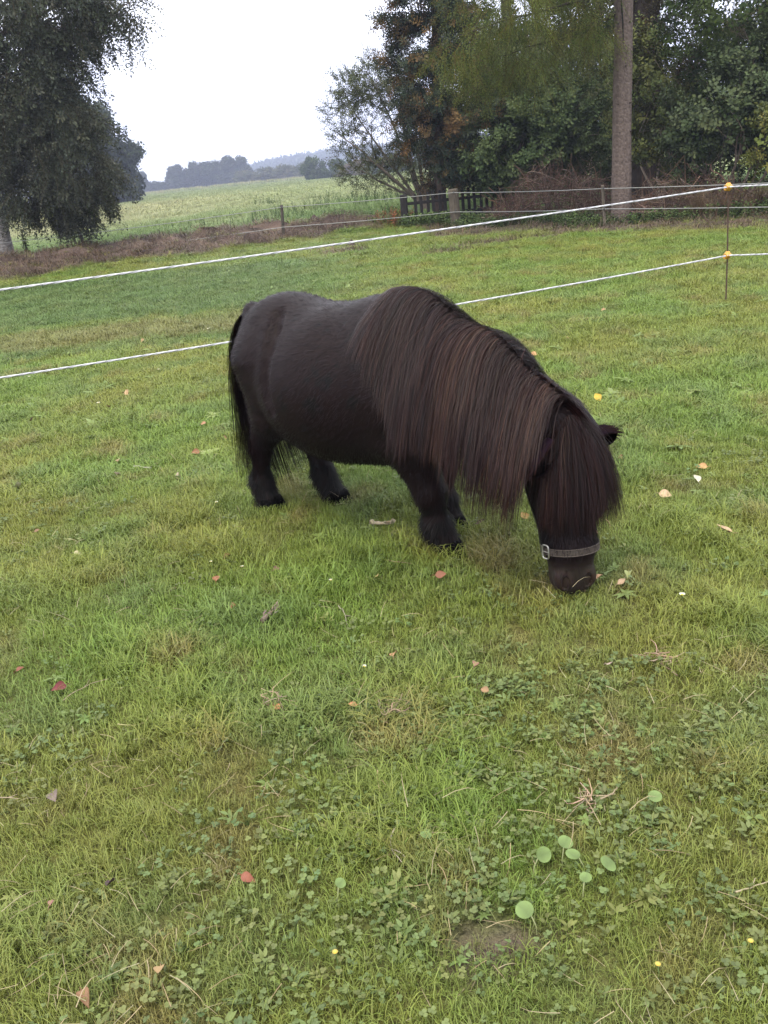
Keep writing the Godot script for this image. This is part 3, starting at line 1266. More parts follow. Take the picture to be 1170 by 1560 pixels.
# a twig with leaves along it; it points along +y (or hangs, when the copy is turned over)
func spray_mesh(leaves: int, ln: float, leaf: float, wide: float, spread: float, sd: int, needle := false) -> ArrayMesh:
	var r := RandomNumberGenerator.new()
	r.seed = sd
	var mb := MB.new()
	var tw := Color(0.5, 0.38, 0.32)
	mb.tube(PackedVector3Array([Vector3.ZERO, Vector3(0.02, ln * 0.5, 0.01), Vector3(0.0, ln, 0.03)]), PackedFloat32Array([0.006, 0.004, 0.002]), 3, tw, tw, false)
	for k in leaves:
		var t := (k + r.randf()) / leaves
		var a := k * 2.4 + r.randf()
		var out := Vector3(cos(a), 0, sin(a))
		var way := (out * spread + Vector3.UP * r.randf_range(0.1, 0.8)).normalized()
		var p := Vector3(0.02 * sin(PI * t), t * ln, 0.02 * t) + out * (spread * ln * 0.28 * r.randf() * (1.0 - 0.4 * t))
		var f := r.randf_range(0.7, 1.35)
		mb.leaf(p, way, (Vector3.UP + out * r.randf_range(-0.6, 0.6)).normalized() if absf(way.y) < 0.8 else out, leaf * r.randf_range(0.7, 1.25), wide * r.randf_range(0.8, 1.2), 0.25, r.randf_range(-0.3, 0.25), Color(f, f, f * r.randf_range(0.8, 1.1)), 2)
	return mb.mesh(leaf_material())


# copies of a spray all through a number of egg-shaped masses. Each mass: centre, half sizes, how many
func crown(tree: Node3D, called: String, mesh: Mesh, masses: Array, ca: Color, cb: Color, hang := 0.0, size := 1.0, accent := Color.BLACK, accent_share := 0.0, airy := 0.0) -> void:
	var where: Array[Transform3D] = []
	var tint := PackedColorArray()
	var at := tree.position
	for m in masses:
		var cen: Vector3 = m[0]
		var half: Vector3 = m[1]
		var boughs := []
		for k in clampi(int(m[2]) / 34, 1, 46):
			var q := ball_point()
			var l := q.length()
			boughs.append(q / maxf(l, 0.01) * pow(l, 0.5))
		for k in int(m[2]):
			var q := ball_point()
			if boughs.size() > 3 and rng.randf() < 0.86:
				var bq: Vector3 = boughs[rng.randi() % boughs.size()]
				q = bq + ball_point() * (0.24 + 0.55 / sqrt(boughs.size())) * Vector3(1.0, 0.75 + hang * 0.2, 1.0)
			else:
				var l := q.length()
				q = q / maxf(l, 0.01) * pow(l, 0.62)
			var p := cen + q * half
			if airy > 0.0 and mid_noise.get_noise_3dv(p * (1.5 / maxf(half.x, 0.5))) < airy * 0.55 - 0.28:
				continue
			var out := (q + Vector3(rng.randfn(), rng.randfn(), rng.randfn()) * 0.45).normalized()
			out = (out * (1.0 - hang) + Vector3(0, 0.35 * (1.0 - hang) - 1.6 * hang, 0)).normalized()
			var x := out.cross(Vector3(rng.randfn(), rng.randfn(), rng.randfn())).normalized()
			var s := size * rng.randf_range(0.7, 1.35)
			where.append(Transform3D(Basis(x, out, x.cross(out)).scaled(Vector3.ONE * s), p - at))
			var lump := mid_noise.get_noise_3dv(p * 0.9 / maxf(half.x * 0.4, 0.4))
			var c := ca.lerp(cb, clampf(0.5 + lump * 1.3 + rng.randf_range(-0.25, 0.25), 0.0, 1.0))
			if accent_share > 0.0 and rng.randf() < accent_share * (0.25 + 1.6 * smooth(-0.1, 0.3, fine_noise.get_noise_3dv(p * 0.55))) * smooth(0.45, 0.8, q.length()):
				c = c.lerp(accent, rng.randf_range(0.5, 1.0))
			tint.append(vary(c, 0.22))
	scatter(called, mesh, where, tint, tree)


# a bent, tapered limb
func limb(mb: MB, a: Vector3, b: Vector3, ra: float, rb: float, bend: float, sides: int, col: Color) -> PackedVector3Array:
	var pts := PackedVector3Array()
	var rad := PackedFloat32Array()
	var off := Vector3(rng.randfn(), rng.randfn() * 0.6, rng.randfn()) * bend
	var n := 7
	for k in n + 1:
		var t := float(k) / n
		pts.append(a.lerp(b, t) + off * sin(PI * t) + Vector3(rng.randfn(), rng.randfn(), rng.randfn()) * bend * 0.10)
		rad.append(lerpf(ra, rb, t))
	mb.tube(pts, rad, sides, col, col)
	return pts


# limbs from a trunk out to each leafy mass, with side branches
func limbs(tree: Node3D, from: Array, masses: Array, thick: float, col: Color, mat: Material, twigs := 5, sink := 0.0) -> void:
	var at := tree.position
	for m in masses:
		var mb := MB.new()
		var a: Vector3 = from[0]
		for f in from:
			if absf(f.y - (m[0].y - m[1].y * 0.3 - sink)) < absf(a.y - (m[0].y - m[1].y * 0.3 - sink)):
				a = f
		var b: Vector3 = m[0] + Vector3(rng.randfn(), rng.randfn(), rng.randfn()) * m[1] * 0.2
		var main := limb(mb, a - at, b - at, thick, thick * 0.45, a.distance_to(b) * 0.08, 7, col)
		for k in twigs:
			var s := main[3 + rng.randi() % 5]
			var q: Vector3 = m[0] + ball_point() * m[1] * 0.9 - at
			var tw := limb(mb, s, q, thick * 0.42, thick * 0.12, s.distance_to(q) * 0.10, 5, col)
			for j in 2:
				var q2: Vector3 = q + ball_point() * m[1] * 0.45
				limb(mb, tw[4 + j], q2, thick * 0.2, thick * 0.06, tw[4].distance_to(q2) * 0.1, 4, col)
		part("limb", mb.mesh(mat), tree)


func trunk_mesh(pts: Array, radii: Array, sides: int, flare: float, wob: float) -> MB:
	var mb := MB.new()
	var cv := Curve3D.new()
	for p in pts:
		cv.add_point(p)
	var ln := cv.get_baked_length()
	var rings := 46
	var start := 0
	for k in rings + 1:
		var t := float(k) / rings
		var p := cv.sample_baked(t * ln)
		var rr := t * (radii.size() - 1)
		var ri := mini(int(rr), radii.size() - 2)
		var r := lerpf(radii[ri], radii[ri + 1], rr - ri)
		r *= 1.0 + flare * exp(-t * ln / 0.22)
		for s in sides + 1:
			var a := TAU * s / sides
			var d := Vector3(cos(a), 0, sin(a))
			var lump := 1.0 + wob * fine_noise.get_noise_3d(cos(a) * 0.5 + p.x, p.y * 0.35, sin(a) * 0.5 + p.z) + 0.10 * flare * exp(-t * ln / 0.18) * sin(a * 5.0 + 1.0)
			mb.vert(p + d * r * lump, d, Color.WHITE)
	for k in rings:
		for s in sides:
			var o := start + k * (sides + 1) + s
			mb.quad(o, o + 1, o + sides + 2, o + sides + 1)
	return mb


# ---------------------------------------------------------------- trees, bushes and what stands far off

func plain_bark(dark: Color, light: Color, sy: float, relief: float, sd: int) -> StandardMaterial3D:
	return rough_material(dark, light, Vector3(2.2, sy, 2.2), relief, 0.92, sd)


func far_tree(called: String, at: Vector3, label: String, category: String, masses: Array, ca: Color, cb: Color, mesh: Mesh, size: float, bark: Material, group := "") -> void:
	var t := base(called, at, label, category, group)
	var top := 0.0
	for m in masses:
		top = maxf(top, m[0].y)
	var mb := MB.new()
	mb.tube(PackedVector3Array([Vector3(0, -0.3, 0), Vector3(0.02 * top, top * 0.4, 0), Vector3(0, top * 0.85, 0)]), PackedFloat32Array([top * 0.03, top * 0.022, top * 0.008]), 8, Color.WHITE, Color.WHITE)
	part("trunk", mb.mesh(bark), t)
	var abs_masses := []
	for m in masses:
		abs_masses.append([m[0] + at, m[1], m[2]])
	crown(t, "crown", mesh, abs_masses, ca, cb, 0.0, size)


func build_field_edge() -> void:
	var bark := plain_bark(Color(0.05, 0.045, 0.04), Color(0.12, 0.10, 0.08), 1.0, 0.0, 3)
	var cl := clump_mesh(70, 0.5, 77)
	var dull := Color(0.040, 0.055, 0.026)
	var grey := Color(0.062, 0.075, 0.040)
	# left to right along the far end of the field
	far_tree("distant_tree", Vector3(-86.5, 0, -395), "slim hazy tree standing alone beside the dark trees at the field's end", "tree", [[Vector3(0, 5.6, 0), Vector3(2.2, 3.2, 2.2), 60], [Vector3(0.6, 2.4, 0), Vector3(3.2, 2.2, 2.5), 50]], dull, grey, cl, 1.1, bark)
	far_tree("distant_bush", Vector3(-80.0, 0, -398), "low hazy bush between the slim distant tree and the distant row", "bush", [[Vector3(0, 1.8, 0), Vector3(6.0, 2.0, 3.0), 90]], dull, grey, cl, 1.0, bark)
	var spiky := [[-73.0, 8.4, 1.9], [-70.0, 9.0, 2.0], [-66.6, 7.2, 2.1], [-63.6, 9.2, 1.9], [-60.6, 8.6, 2.1]]
	var words := ["first, pointed tree of the distant row at the field's end", "second tree of the distant row, taller than the first", "third, lower tree of the distant row, in a dip of its skyline", "fourth tree of the distant row, slim and tall", "fifth tree of the distant row, next to its broad round crowns"]
	for k in 5:
		var s: Array = spiky[k]
		far_tree("distant_tree", Vector3(s[0], 0, -392 + 3 * (k % 2)), words[k], "tree", [[Vector3(0, s[1] * 0.42, 0), Vector3(s[2] * 1.25, s[1] * 0.42, 2.5), 110], [Vector3(0.3, s[1] * 0.78, 0), Vector3(s[2] * 0.62, s[1] * 0.25, 1.8), 36]], dull, grey * 0.9, cl, 1.15, bark, "hazy trees at the far end of the field")
	var broad := [[-56.0, 8.2, 3.6], [-49.8, 9.4, 4.0], [-44.5, 8.4, 3.4]]
	var broad_words := ["left one of three broad round crowns in the distant row", "middle and highest of three broad round crowns in the distant row", "right one of three broad round crowns in the distant row, nearest the hill"]
	for k in 3:
		var s: Array = broad[k]
		far_tree("distant_tree", Vector3(s[0], 0, -390), broad_words[k], "tree", [[Vector3(0, s[1] * 0.5, 0), Vector3(s[2], s[1] * 0.52, 4.0), 260]], dull, grey, cl, 1.2, bark, "hazy trees at the far end of the field")
	var low := [[-36.0, -330.0, 4.2, 2.3], [-29.0, -325.0, 4.4, 2.5], [-21.5, -320.0, 4.4, 2.6], [-14.5, -315.0, 4.0, 2.8]]
	var low_words := ["pale low bush at the hill's left foot", "second pale bush along the foot of the hill", "third pale bush along the foot of the hill", "pale bush next to the darker round bush below the hill"]
	for k in 4:
		var s: Array = low[k]
		far_tree("distant_bush", Vector3(s[0], 0, s[1]), low_words[k], "bush", [[Vector3(0, s[3] * 0.8, 0), Vector3(s[2], s[3], 2.5), 90]], Color(0.085, 0.10, 0.055), Color(0.11, 0.115, 0.07), cl, 0.85, bark, "pale bushes along the hill's foot")
	far_tree("distant_bush", Vector3(-5.9, 0, -205), "round dark green bush standing in the field below the hill", "bush", [[Vector3(-1.2, 2.1, 0), Vector3(2.3, 2.1, 2.0), 170], [Vector3(1.9, 1.8, 0), Vector3(2.6, 1.8, 2.0), 170]], Color(0.045, 0.068, 0.026), Color(0.07, 0.095, 0.04), cl, 0.62, bark)
	far_tree("distant_bush", Vector3(1.6, 0, -190), "brownish leafless looking thicket beside the willow, below the hill", "bush", [[Vector3(0, 1.3, 0), Vector3(3.4, 1.4, 2.0), 240]], Color(0.12, 0.095, 0.07), Color(0.15, 0.125, 0.085), cl, 0.5, bark)
	far_tree("distant_bush", Vector3(9.5, 0, -170), "low green hedge bush behind the willow", "bush", [[Vector3(0, 1.4, 0), Vector3(6.5, 1.6, 2.2), 240]], Color(0.06, 0.085, 0.03), Color(0.09, 0.11, 0.045), cl, 0.5, bark)


func build_left_trees() -> void:
	# the tall dark trees beyond the field's left side
	var bark := plain_bark(Color(0.05, 0.045, 0.04), Color(0.12, 0.10, 0.08), 1.0, 0.0, 3)
	var cl := clump_mesh(90, 0.34, 51)
	var ca := Color(0.021, 0.031, 0.014)
	var cb := Color(0.042, 0.054, 0.025)
	far_tree("field_tree", Vector3(-34.5, 0, -126), "big dark round tree at the field's left edge, its crown against the white sky", "tree",
		[[Vector3(0.2, 5.2, 0), Vector3(6.4, 5.4, 5), 700], [Vector3(-2.0, 10.2, 0), Vector3(5.2, 4.2, 5), 500], [Vector3(-4.0, 13.6, 0), Vector3(4.0, 3.0, 4), 260], [Vector3(4.0, 4.2, 1), Vector3(3.4, 3.6, 3), 240], [Vector3(2.6, 8.2, 1), Vector3(3.0, 3.0, 3), 200]], ca, cb, cl, 0.95, bark)
	far_tree("field_tree", Vector3(-46, 0, -124), "dark tall tree half hidden behind the birch's hanging twigs", "tree",
		[[Vector3(0, 6, 0), Vector3(7, 6.0, 5), 620], [Vector3(0, 13, 0), Vector3(6, 5, 5), 500]], ca, cb, cl, 1.0, bark)
	far_tree("field_tree", Vector3(-58, 0, -120), "dark tree showing through the birch's crown, behind its trunk", "tree",
		[[Vector3(0, 6, 0), Vector3(7, 6.0, 5), 480], [Vector3(0, 13, 0), Vector3(6, 5, 5), 400]], ca, cb, cl, 1.0, bark)

	# the birch
	var t := base("birch_tree", Vector3(-8.22, 0, -21.8), "drooping birch with pale grey bark at the left edge, behind the rope", "tree")
	var bm := rough_material(Color(0.13, 0.12, 0.11), Color(0.46, 0.43, 0.40), Vector3(1.4, 3.2, 1.4), 1.0, 0.9, 21)
	part("trunk", trunk_mesh([Vector3(0, -0.2, 0), Vector3(0.02, 1.0, 0), Vector3(-0.10, 3.0, 0), Vector3(-0.25, 6.5, 0.1), Vector3(-0.2, 10.5, 0)], [0.22, 0.195, 0.17, 0.12, 0.04], 18, 0.5, 0.14).mesh(bm), t)
	var o := t.position
	var masses := [
		[o + Vector3(-0.5, 4.1, 0.3), Vector3(2.2, 1.7, 1.8), 2300], [o + Vector3(-0.4, 6.2, 0), Vector3(2.6, 2.0, 2.0), 1500], [o + Vector3(-0.4, 8.8, 0), Vector3(1.8, 2.0, 1.6), 500],
		[o + Vector3(1.65, 2.6, 0.4), Vector3(1.15, 1.2, 1.2), 1600], [o + Vector3(1.35, 3.7, 0.2), Vector3(1.30, 1.1, 1.2), 1700], [o + Vector3(1.6, 5.1, 0.2), Vector3(1.7, 1.0, 1.2), 2100],
		[o + Vector3(2.75, 5.15, 0.1), Vector3(1.15, 0.6, 0.9), 800], [o + Vector3(3.7, 4.95, 0.1), Vector3(0.62, 0.5, 0.6), 240], [o + Vector3(3.3, 5.6, 0.1), Vector3(0.6, 0.4, 0.5), 70], [o + Vector3(-2.4, 4.3, 0.5), Vector3(1.4, 2.0, 1.4), 900],
		[o + Vector3(2.15, 2.0, 0.6), Vector3(0.85, 0.95, 0.8), 900], [o + Vector3(1.5, 1.45, 0.6), Vector3(0.9, 0.40, 0.8), 480]]
	var spr := spray_mesh(28, 0.60, 0.052, 0.040, 0.72, 5)
	crown(t, "crown", spr, masses, Color(0.052, 0.060, 0.042), Color(0.104, 0.112, 0.080), 0.46, 1.0, Color.BLACK, 0.0, 0.55)
	# twigs hanging below the crown
	var low := []
	for k in 34:
		var x := rng.randf_range(0.8, 2.85)
		low.append([o + Vector3(x, rng.randf_range(1.0, 1.55) + 0.12 * absf(x - 1.0), 0.6 + rng.randf_range(-0.7, 0.7)), Vector3(0.10, 0.30, 0.10), 14])
	low.append([o + Vector3(0.75, 0.75, 0.6), Vector3(0.06, 0.30, 0.06), 9])
	crown(t, "hanging_twigs", spray_mesh(15, 0.45, 0.06, 0.048, 0.45, 6), low, Color(0.045, 0.055, 0.024), Color(0.075, 0.085, 0.04), 0.97, 0.85)
	limbs(t, [o + Vector3(-0.05, 2.0, 0), o + Vector3(-0.1, 3.0, 0), o + Vector3(-0.18, 4.4, 0), o + Vector3(-0.22, 6.0, 0)], masses.slice(0, 9), 0.05, Color(0.5, 0.45, 0.42), plain_bark(Color(0.06, 0.05, 0.045), Color(0.15, 0.13, 0.12), 2.0, 0.5, 22), 5, 0.3)


func bush(called: String, at: Vector3, label: String, category: String, masses: Array, spr: Mesh, ca: Color, cb: Color, size := 1.0, airy := 0.3, stems := 5, stem_col := Color(0.30, 0.24, 0.19), accent := Color.BLACK, share := 0.0, hang := 0.0) -> void:
	var t := base(called, at, label, category)
	var mb := MB.new()
	for m in masses:
		for k in maxi(1, stems / masses.size()):
			var foot := at + Vector3(rng.randf_range(-0.25, 0.25), -0.05, rng.randf_range(-0.2, 0.2))
			var q: Vector3 = m[0] + ball_point() * m[1] * 0.5
			var pts := limb(mb, foot - at, q - at, 0.028, 0.010, foot.distance_to(q) * 0.10, 6, stem_col)
			for j in 3:
				var q2: Vector3 = m[0] + ball_point() * m[1] * 0.85 - at
				limb(mb, pts[3 + j], q2, 0.011, 0.004, pts[3].distance_to(q2) * 0.12, 4, stem_col)
	part("stem", mb.mesh(tinted(0.9, 0.3)), t)
	crown(t, "foliage", spr, masses, ca, cb, hang, size, accent, share, airy)


func build_right_wood() -> void:
	var broad := spray_mesh(20, 0.34, 0.070, 0.044, 0.9, 101)
	var round_leaf := spray_mesh(20, 0.34, 0.066, 0.056, 0.95, 102)
	var small := spray_mesh(24, 0.40, 0.058, 0.026, 0.55, 103)
	var scale_leaf := spray_mesh(34, 0.32, 0.060, 0.030, 0.75, 104)
	var feather := spray_mesh(54, 0.70, 0.065, 0.012, 0.75, 105)
	var bark := plain_bark(Color(0.035, 0.028, 0.023), Color(0.095, 0.075, 0.06), 0.7, 1.2, 33)

	# behind everything: the dark wood, with chinks of sky
	var wood := [
		[Vector3(5.2, 0, -31), "dark tree behind the larch's branches, deep in the wood"],
		[Vector3(9.4, 0, -30), "dark broad tree behind the larch trunk, deep in the wood"],
		[Vector3(13.6, 0, -28.5), "dark tree deep in the wood, right of the old dark trunk"],
		[Vector3(17.5, 0, -26), "dark tree deep in the wood at the right edge"]]
	for k in 4:
		var at: Vector3 = wood[k][0]
		var t := base("wood_tree", at, wood[k][1], "tree")
		part("trunk", trunk_mesh([Vector3(0, -0.2, 0), Vector3(0.15, 3, 0), Vector3(0.05, 9, 0)], [0.24, 0.20, 0.07], 12, 0.3, 0.1).mesh(bark), t)
		var ms := []
		for j in 9:
			ms.append([at + Vector3(rng.randf_range(-2.0, 2.0), 1.2 + j * 0.95, rng.randf_range(-0.8, 0.8)), Vector3(1.9, 1.15, 1.4), 560 if j < 7 else 380])
		crown(t, "crown", broad, ms, Color(0.028, 0.042, 0.014), Color(0.058, 0.076, 0.026), 0.1, 1.5, Color.BLACK, 0.0, 0.5)
		limbs(t, [at + Vector3(0.1, 2, 0), at + Vector3(0.1, 4, 0), at + Vector3(0.05, 6.5, 0)], ms.slice(1, 7), 0.06, Color.WHITE, bark, 3)

	# old dark trunk behind the larch
	var old := base("old_tree", Vector3(7.55, 0, -24.2), "old tree with a thick dark trunk just right of the larch, brownish foliage", "tree")
	var oat := old.position
	part("trunk", trunk_mesh([Vector3(0.1, -0.2, 0), Vector3(0.0, 3, 0), Vector3(-0.1, 6, 0), Vector3(0.1, 10, 0)], [0.42, 0.36, 0.33, 0.2], 20, 0.4, 0.12).mesh(plain_bark(Color(0.018, 0.014, 0.012), Color(0.05, 0.038, 0.032), 0.6, 2.0, 34)), old)
	var oms := [[oat + Vector3(0.2, 3.2, 0.3), Vector3(1.1, 1.0, 0.9), 520], [oat + Vector3(0.9, 2.3, 0.4), Vector3(0.9, 1.0, 0.8), 420], [oat + Vector3(1.4, 4.4, 0.2), Vector3(1.2, 1.2, 1.0), 420], [oat + Vector3(-1.2, 4.6, 0), Vector3(1.3, 1.2, 1.0), 480], [oat + Vector3(-0.4, 6.4, 0), Vector3(2.2, 1.2, 1.4), 500]]
	crown(old, "crown", scale_leaf, oms, Color(0.042, 0.038, 0.016), Color(0.070, 0.062, 0.026), 0.5, 1.2, Color(0.11, 0.07, 0.03), 0.2, 0.5)
	limbs(old, [oat + Vector3(0, 3, 0), oat + Vector3(-0.05, 4.5, 0), oat + Vector3(-0.1, 6, 0)], oms, 0.06, Color.WHITE, bark, 4)

	# the cypress with rusty tips
	var cy := base("cypress_tree", Vector3(2.12, 0, -22.9), "tall dark cypress with rusty brown cone tips behind the picket fence", "tree")
	var c := cy.position
	part("trunk", trunk_mesh([Vector3(0, -0.2, 0), Vector3(0.03, 1.5, 0), Vector3(0.18, 4.5, 0), Vector3(0.3, 8.5, 0)], [0.15, 0.125, 0.09, 0.03], 14, 0.4, 0.12).mesh(plain_bark(Color(0.03, 0.022, 0.018), Color(0.09, 0.065, 0.05), 0.6, 1.5, 35)), cy)
	var cms := [[c + Vector3(0.30, 1.35, 0), Vector3(0.72, 0.60, 0.7), 900], [c + Vector3(0.22, 2.1, 0), Vector3(1.05, 0.75, 0.95), 1300], [c + Vector3(0.18, 3.0, 0), Vector3(1.08, 0.8, 0.95), 1300], [c + Vector3(0.25, 3.9, 0), Vector3(0.98, 0.75, 0.9), 1200],
		[c + Vector3(0.30, 4.8, 0), Vector3(0.90, 0.75, 0.85), 1000], [c + Vector3(0.32, 5.7, 0), Vector3(0.75, 0.75, 0.7), 700], [c + Vector3(0.32, 6.7, 0), Vector3(0.55, 0.75, 0.5), 400], [c + Vector3(0.32, 7.7, 0), Vector3(0.35, 0.75, 0.35), 200],
		[c + Vector3(-0.62, 3.4, 0.3), Vector3(0.42, 0.5, 0.4), 260], [c + Vector3(-0.60, 4.5, 0.3), Vector3(0.40, 0.4, 0.4), 200], [c + Vector3(0.95, 2.3, 0.3), Vector3(0.5, 0.7, 0.5), 300], [c + Vector3(-0.5, 5.4, 0.2), Vector3(0.42, 0.38, 0.4), 170]]
	crown(cy, "crown", scale_leaf, cms, Color(0.020, 0.030, 0.020), Color(0.044, 0.056, 0.038), 0.25, 0.95, Color(0.140, 0.086, 0.040), 0.45, 0.5)
	limbs(cy, [c + Vector3(0.05, 1.2, 0), c + Vector3(0.1, 2.2, 0), c + Vector3(0.15, 3.4, 0), c + Vector3(0.2, 4.6, 0)], cms.slice(0, 6), 0.03, Color.WHITE, bark, 5)

	# the airy willow
	var wi := base("willow_tree", Vector3(2.0, 0, -26.6), "airy grey green willow leaning left over the field, sky showing through it", "tree")
	var w := wi.position
	var wms := []
	for k in 64:
		var f := rng.randf()
		var x := lerpf(-2.15, 0.35, rng.randf())
		var y := lerpf(1.0, 4.1 - 0.62 * maxf(0.0, -x - 0.9), f)
		x = maxf(x, -2.5 + 0.5 * absf(y - 2.6))
		wms.append([w + Vector3(x, y, rng.randf_range(-0.7, 0.7)), Vector3(0.36, 0.38, 0.36), 58])
	for k in 20:
		wms.append([w + Vector3(lerpf(-2.45, -1.0, k / 19.0), lerpf(2.7, 4.0, pow(k / 19.0, 0.7)) + rng.randf_range(-0.1, 0.25), rng.randf_range(-0.4, 0.4)), Vector3(0.10, 0.30, 0.10), 14])
	crown(wi, "crown", small, wms, Color(0.070, 0.083, 0.046), Color(0.115, 0.128, 0.075), 0.0, 0.85, Color.BLACK, 0.0, 0.5)
	var wb := plain_bark(Color(0.10, 0.08, 0.065), Color(0.22, 0.18, 0.15), 0.8, 1.0, 36)
	var wl := MB.new()
	var tips := [Vector3(-2.2, 2.3, 0.2), Vector3(-1.9, 3.2, -0.2), Vector3(-1.3, 3.8, 0.2), Vector3(-0.7, 4.1, -0.1), Vector3(-0.1, 4.1, 0.2), Vector3(0.3, 3.5, 0.1), Vector3(-1.7, 1.35, 0.3), Vector3(-1.3, 2.5, -0.3)]
	for tip in tips:
		var st := Vector3(0.0, rng.randf_range(0.3, 0.55), 0) + Vector3(tip.x * 0.07, 0, 0)
		var pts := limb(wl, st, tip, 0.05, 0.012, 0.16, 7, Color.WHITE)
		for j in 6:
			var s := pts[2 + rng.randi() % 5]
			limb(wl, s, s + Vector3(rng.randf_range(-0.6, 0.35), rng.randf_range(0.1, 0.7), rng.randf_range(-0.4, 0.4)), 0.013, 0.004, 0.06, 4, Color.WHITE)
	wl.tube(PackedVector3Array([Vector3(0.05, -0.1, 0), Vector3(0.02, 0.25, 0), Vector3(-0.02, 0.6, 0)]), PackedFloat32Array([0.17, 0.14, 0.11]), 12, Color.WHITE, Color.WHITE)
	part("trunk", wl.mesh(wb), wi)

	# the larch in front, with a bare trunk and drooping yellow green branches
	var la := base("larch_tree", Vector3(4.97, 0, -17.31), "larch with a straight pinkish brown bare trunk and drooping yellow green branches", "tree")
	var l := la.position
	var tr := trunk_mesh([Vector3(0, -0.25, 0), Vector3(0.0, 1.4, 0), Vector3(0.03, 3.5, 0), Vector3(0.06, 6.5, 0), Vector3(0.05, 12.0, 0)], [0.185, 0.160, 0.146, 0.128, 0.06], 26, 0.25, 0.07)
	part("trunk", tr.mesh(rough_material(Color(0.070, 0.052, 0.044), Color(0.148, 0.116, 0.102), Vector3(2.4, 1.5, 2.4), 2.2, 0.92, 41)), la)
	var stub := tinted(0.9, 0.3)
	for y: float in [1.05, 1.55, 2.02, 2.62, 3.3, 3.9]:
		# the whorls where branches broke off
		for k in 5:
			var mb := MB.new()
			var a := k * TAU / 5 + y * 3.0
			var d := Vector3(cos(a), 0.15, sin(a))
			mb.tube(PackedVector3Array([d * 0.12 + Vector3(0.02, y, 0), d * 0.162 + Vector3(0.02, y, 0), d * rng.randf_range(0.17, 0.21) + Vector3(0.02, y - 0.01, 0)]), PackedFloat32Array([0.026, 0.015, 0.006]), 6, Color(0.06, 0.045, 0.038), Color(0.03, 0.025, 0.022))
			part("branch_stub", mb.mesh(stub), la)
	var cr := MB.new()
	cr.tube(PackedVector3Array([Vector3(-0.060, 3.98, 0.135), Vector3(-0.050, 3.6, 0.145), Vector3(-0.030, 3.30, 0.153), Vector3(-0.020, 3.0, 0.154)]), PackedFloat32Array([0.006, 0.012, 0.013, 0.005]), 6, Color(0.015, 0.012, 0.01), Color(0.015, 0.012, 0.01))
	part("dead_twig", cr.mesh(stub), la)
	var br := MB.new()
	var lms := []
	var reach := [Vector3(-2.9, 3.1, 0.2), Vector3(-2.6, 4.1, -0.6), Vector3(-2.0, 3.6, 0.8), Vector3(-2.4, 5.0, 0.3), Vector3(-1.3, 3.9, -0.5), Vector3(-1.0, 4.9, 0.7), Vector3(-2.9, 5.9, -0.2), Vector3(-1.9, 6.3, 0.4), Vector3(1.6, 5.4, 0.3), Vector3(1.2, 6.2, -0.5), Vector3(-0.5, 5.6, 1.1), Vector3(2.2, 6.6, 0.4), Vector3(-1.7, 2.85, 0.3), Vector3(-2.3, 2.75, -0.4)]
	for q in reach:
		var foot := Vector3(0.05, q.y + 0.75 + rng.randf_range(-0.1, 0.3), 0)
		var pts := limb(br, foot, q + Vector3(0, 0.25, 0), 0.032, 0.008, 0.14, 6, Color(0.04, 0.032, 0.026))
		for j in 12:
			var s := pts[2 + rng.randi() % 6] + l
			lms.append([s + Vector3(rng.randf_range(-0.35, 0.35), rng.randf_range(-0.35, 0.05), rng.randf_range(-0.4, 0.4)), Vector3(0.38, 0.26, 0.35), 22])
		lms.append([q + l + Vector3(0, -0.05, 0), Vector3(0.5, 0.35, 0.45), 100])
	part("branches", br.mesh(stub), la)
	crown(la, "crown", feather, lms, Color(0.068, 0.100, 0.022), Color(0.150, 0.172, 0.042), 0.5, 0.7, Color(0.17, 0.16, 0.04), 0.2, 0.45)

	# broad leafed trees and bushes along the wood's edge
	bush("hazel_tree", Vector3(9.3, 0, -19.6), "dark green broad leafed tree filling the top right corner", "tree",
		[[Vector3(8.3, 3.3, -19.2), Vector3(1.7, 1.4, 1.3), 2300], [Vector3(9.9, 2.6, -18.6), Vector3(1.8, 1.6, 1.3), 2500], [Vector3(10.2, 4.8, -19.4), Vector3(2.0, 1.5, 1.4), 2000], [Vector3(8.7, 5.2, -19.8), Vector3(1.5, 1.0, 1.2), 1200], [Vector3(7.9, 2.1, -19.0), Vector3(0.9, 0.9, 0.8), 700], [Vector3(10.6, 1.3, -17.9), Vector3(1.4, 1.0, 1.0), 1200]],
		round_leaf, Color(0.027, 0.046, 0.012), Color(0.070, 0.098, 0.026), 1.0, 0.7, 12, Color(0.12, 0.10, 0.08))
	bush("elder_bush", Vector3(4.1, 0, -23.0), "dark green elder bush left of the larch trunk, behind the brush pile", "bush",
		[[Vector3(3.5, 2.0, -22.9), Vector3(0.95, 0.9, 0.8), 1300], [Vector3(4.5, 2.2, -22.7), Vector3(1.0, 1.0, 0.8), 1400], [Vector3(4.0, 1.3, -22.4), Vector3(1.2, 0.7, 0.7), 1300], [Vector3(5.3, 1.9, -22.6), Vector3(0.9, 0.9, 0.8), 1000], [Vector3(3.2, 1.0, -22.5), Vector3(0.6, 0.5, 0.5), 300]],
		broad, Color(0.038, 0.058, 0.023), Color(0.074, 0.100, 0.040), 1.0, 0.5, 15, Color(0.16, 0.12, 0.10))
	bush("sallow_bush", Vector3(5.2, 0, -24.6), "sage green bush above the elder bush, left of the larch trunk", "bush",
		[[Vector3(4.3, 3.35, -24.6), Vector3(1.2, 0.85, 0.9), 700], [Vector3(5.6, 3.1, -24.4), Vector3(1.1, 1.0, 0.9), 800], [Vector3(6.2, 2.3, -24.0), Vector3(0.9, 0.9, 0.8), 500]],
		round_leaf, Color(0.068, 0.085, 0.036), Color(0.120, 0.128, 0.068), 0.95, 0.6, 9, Color(0.16, 0.13, 0.10))
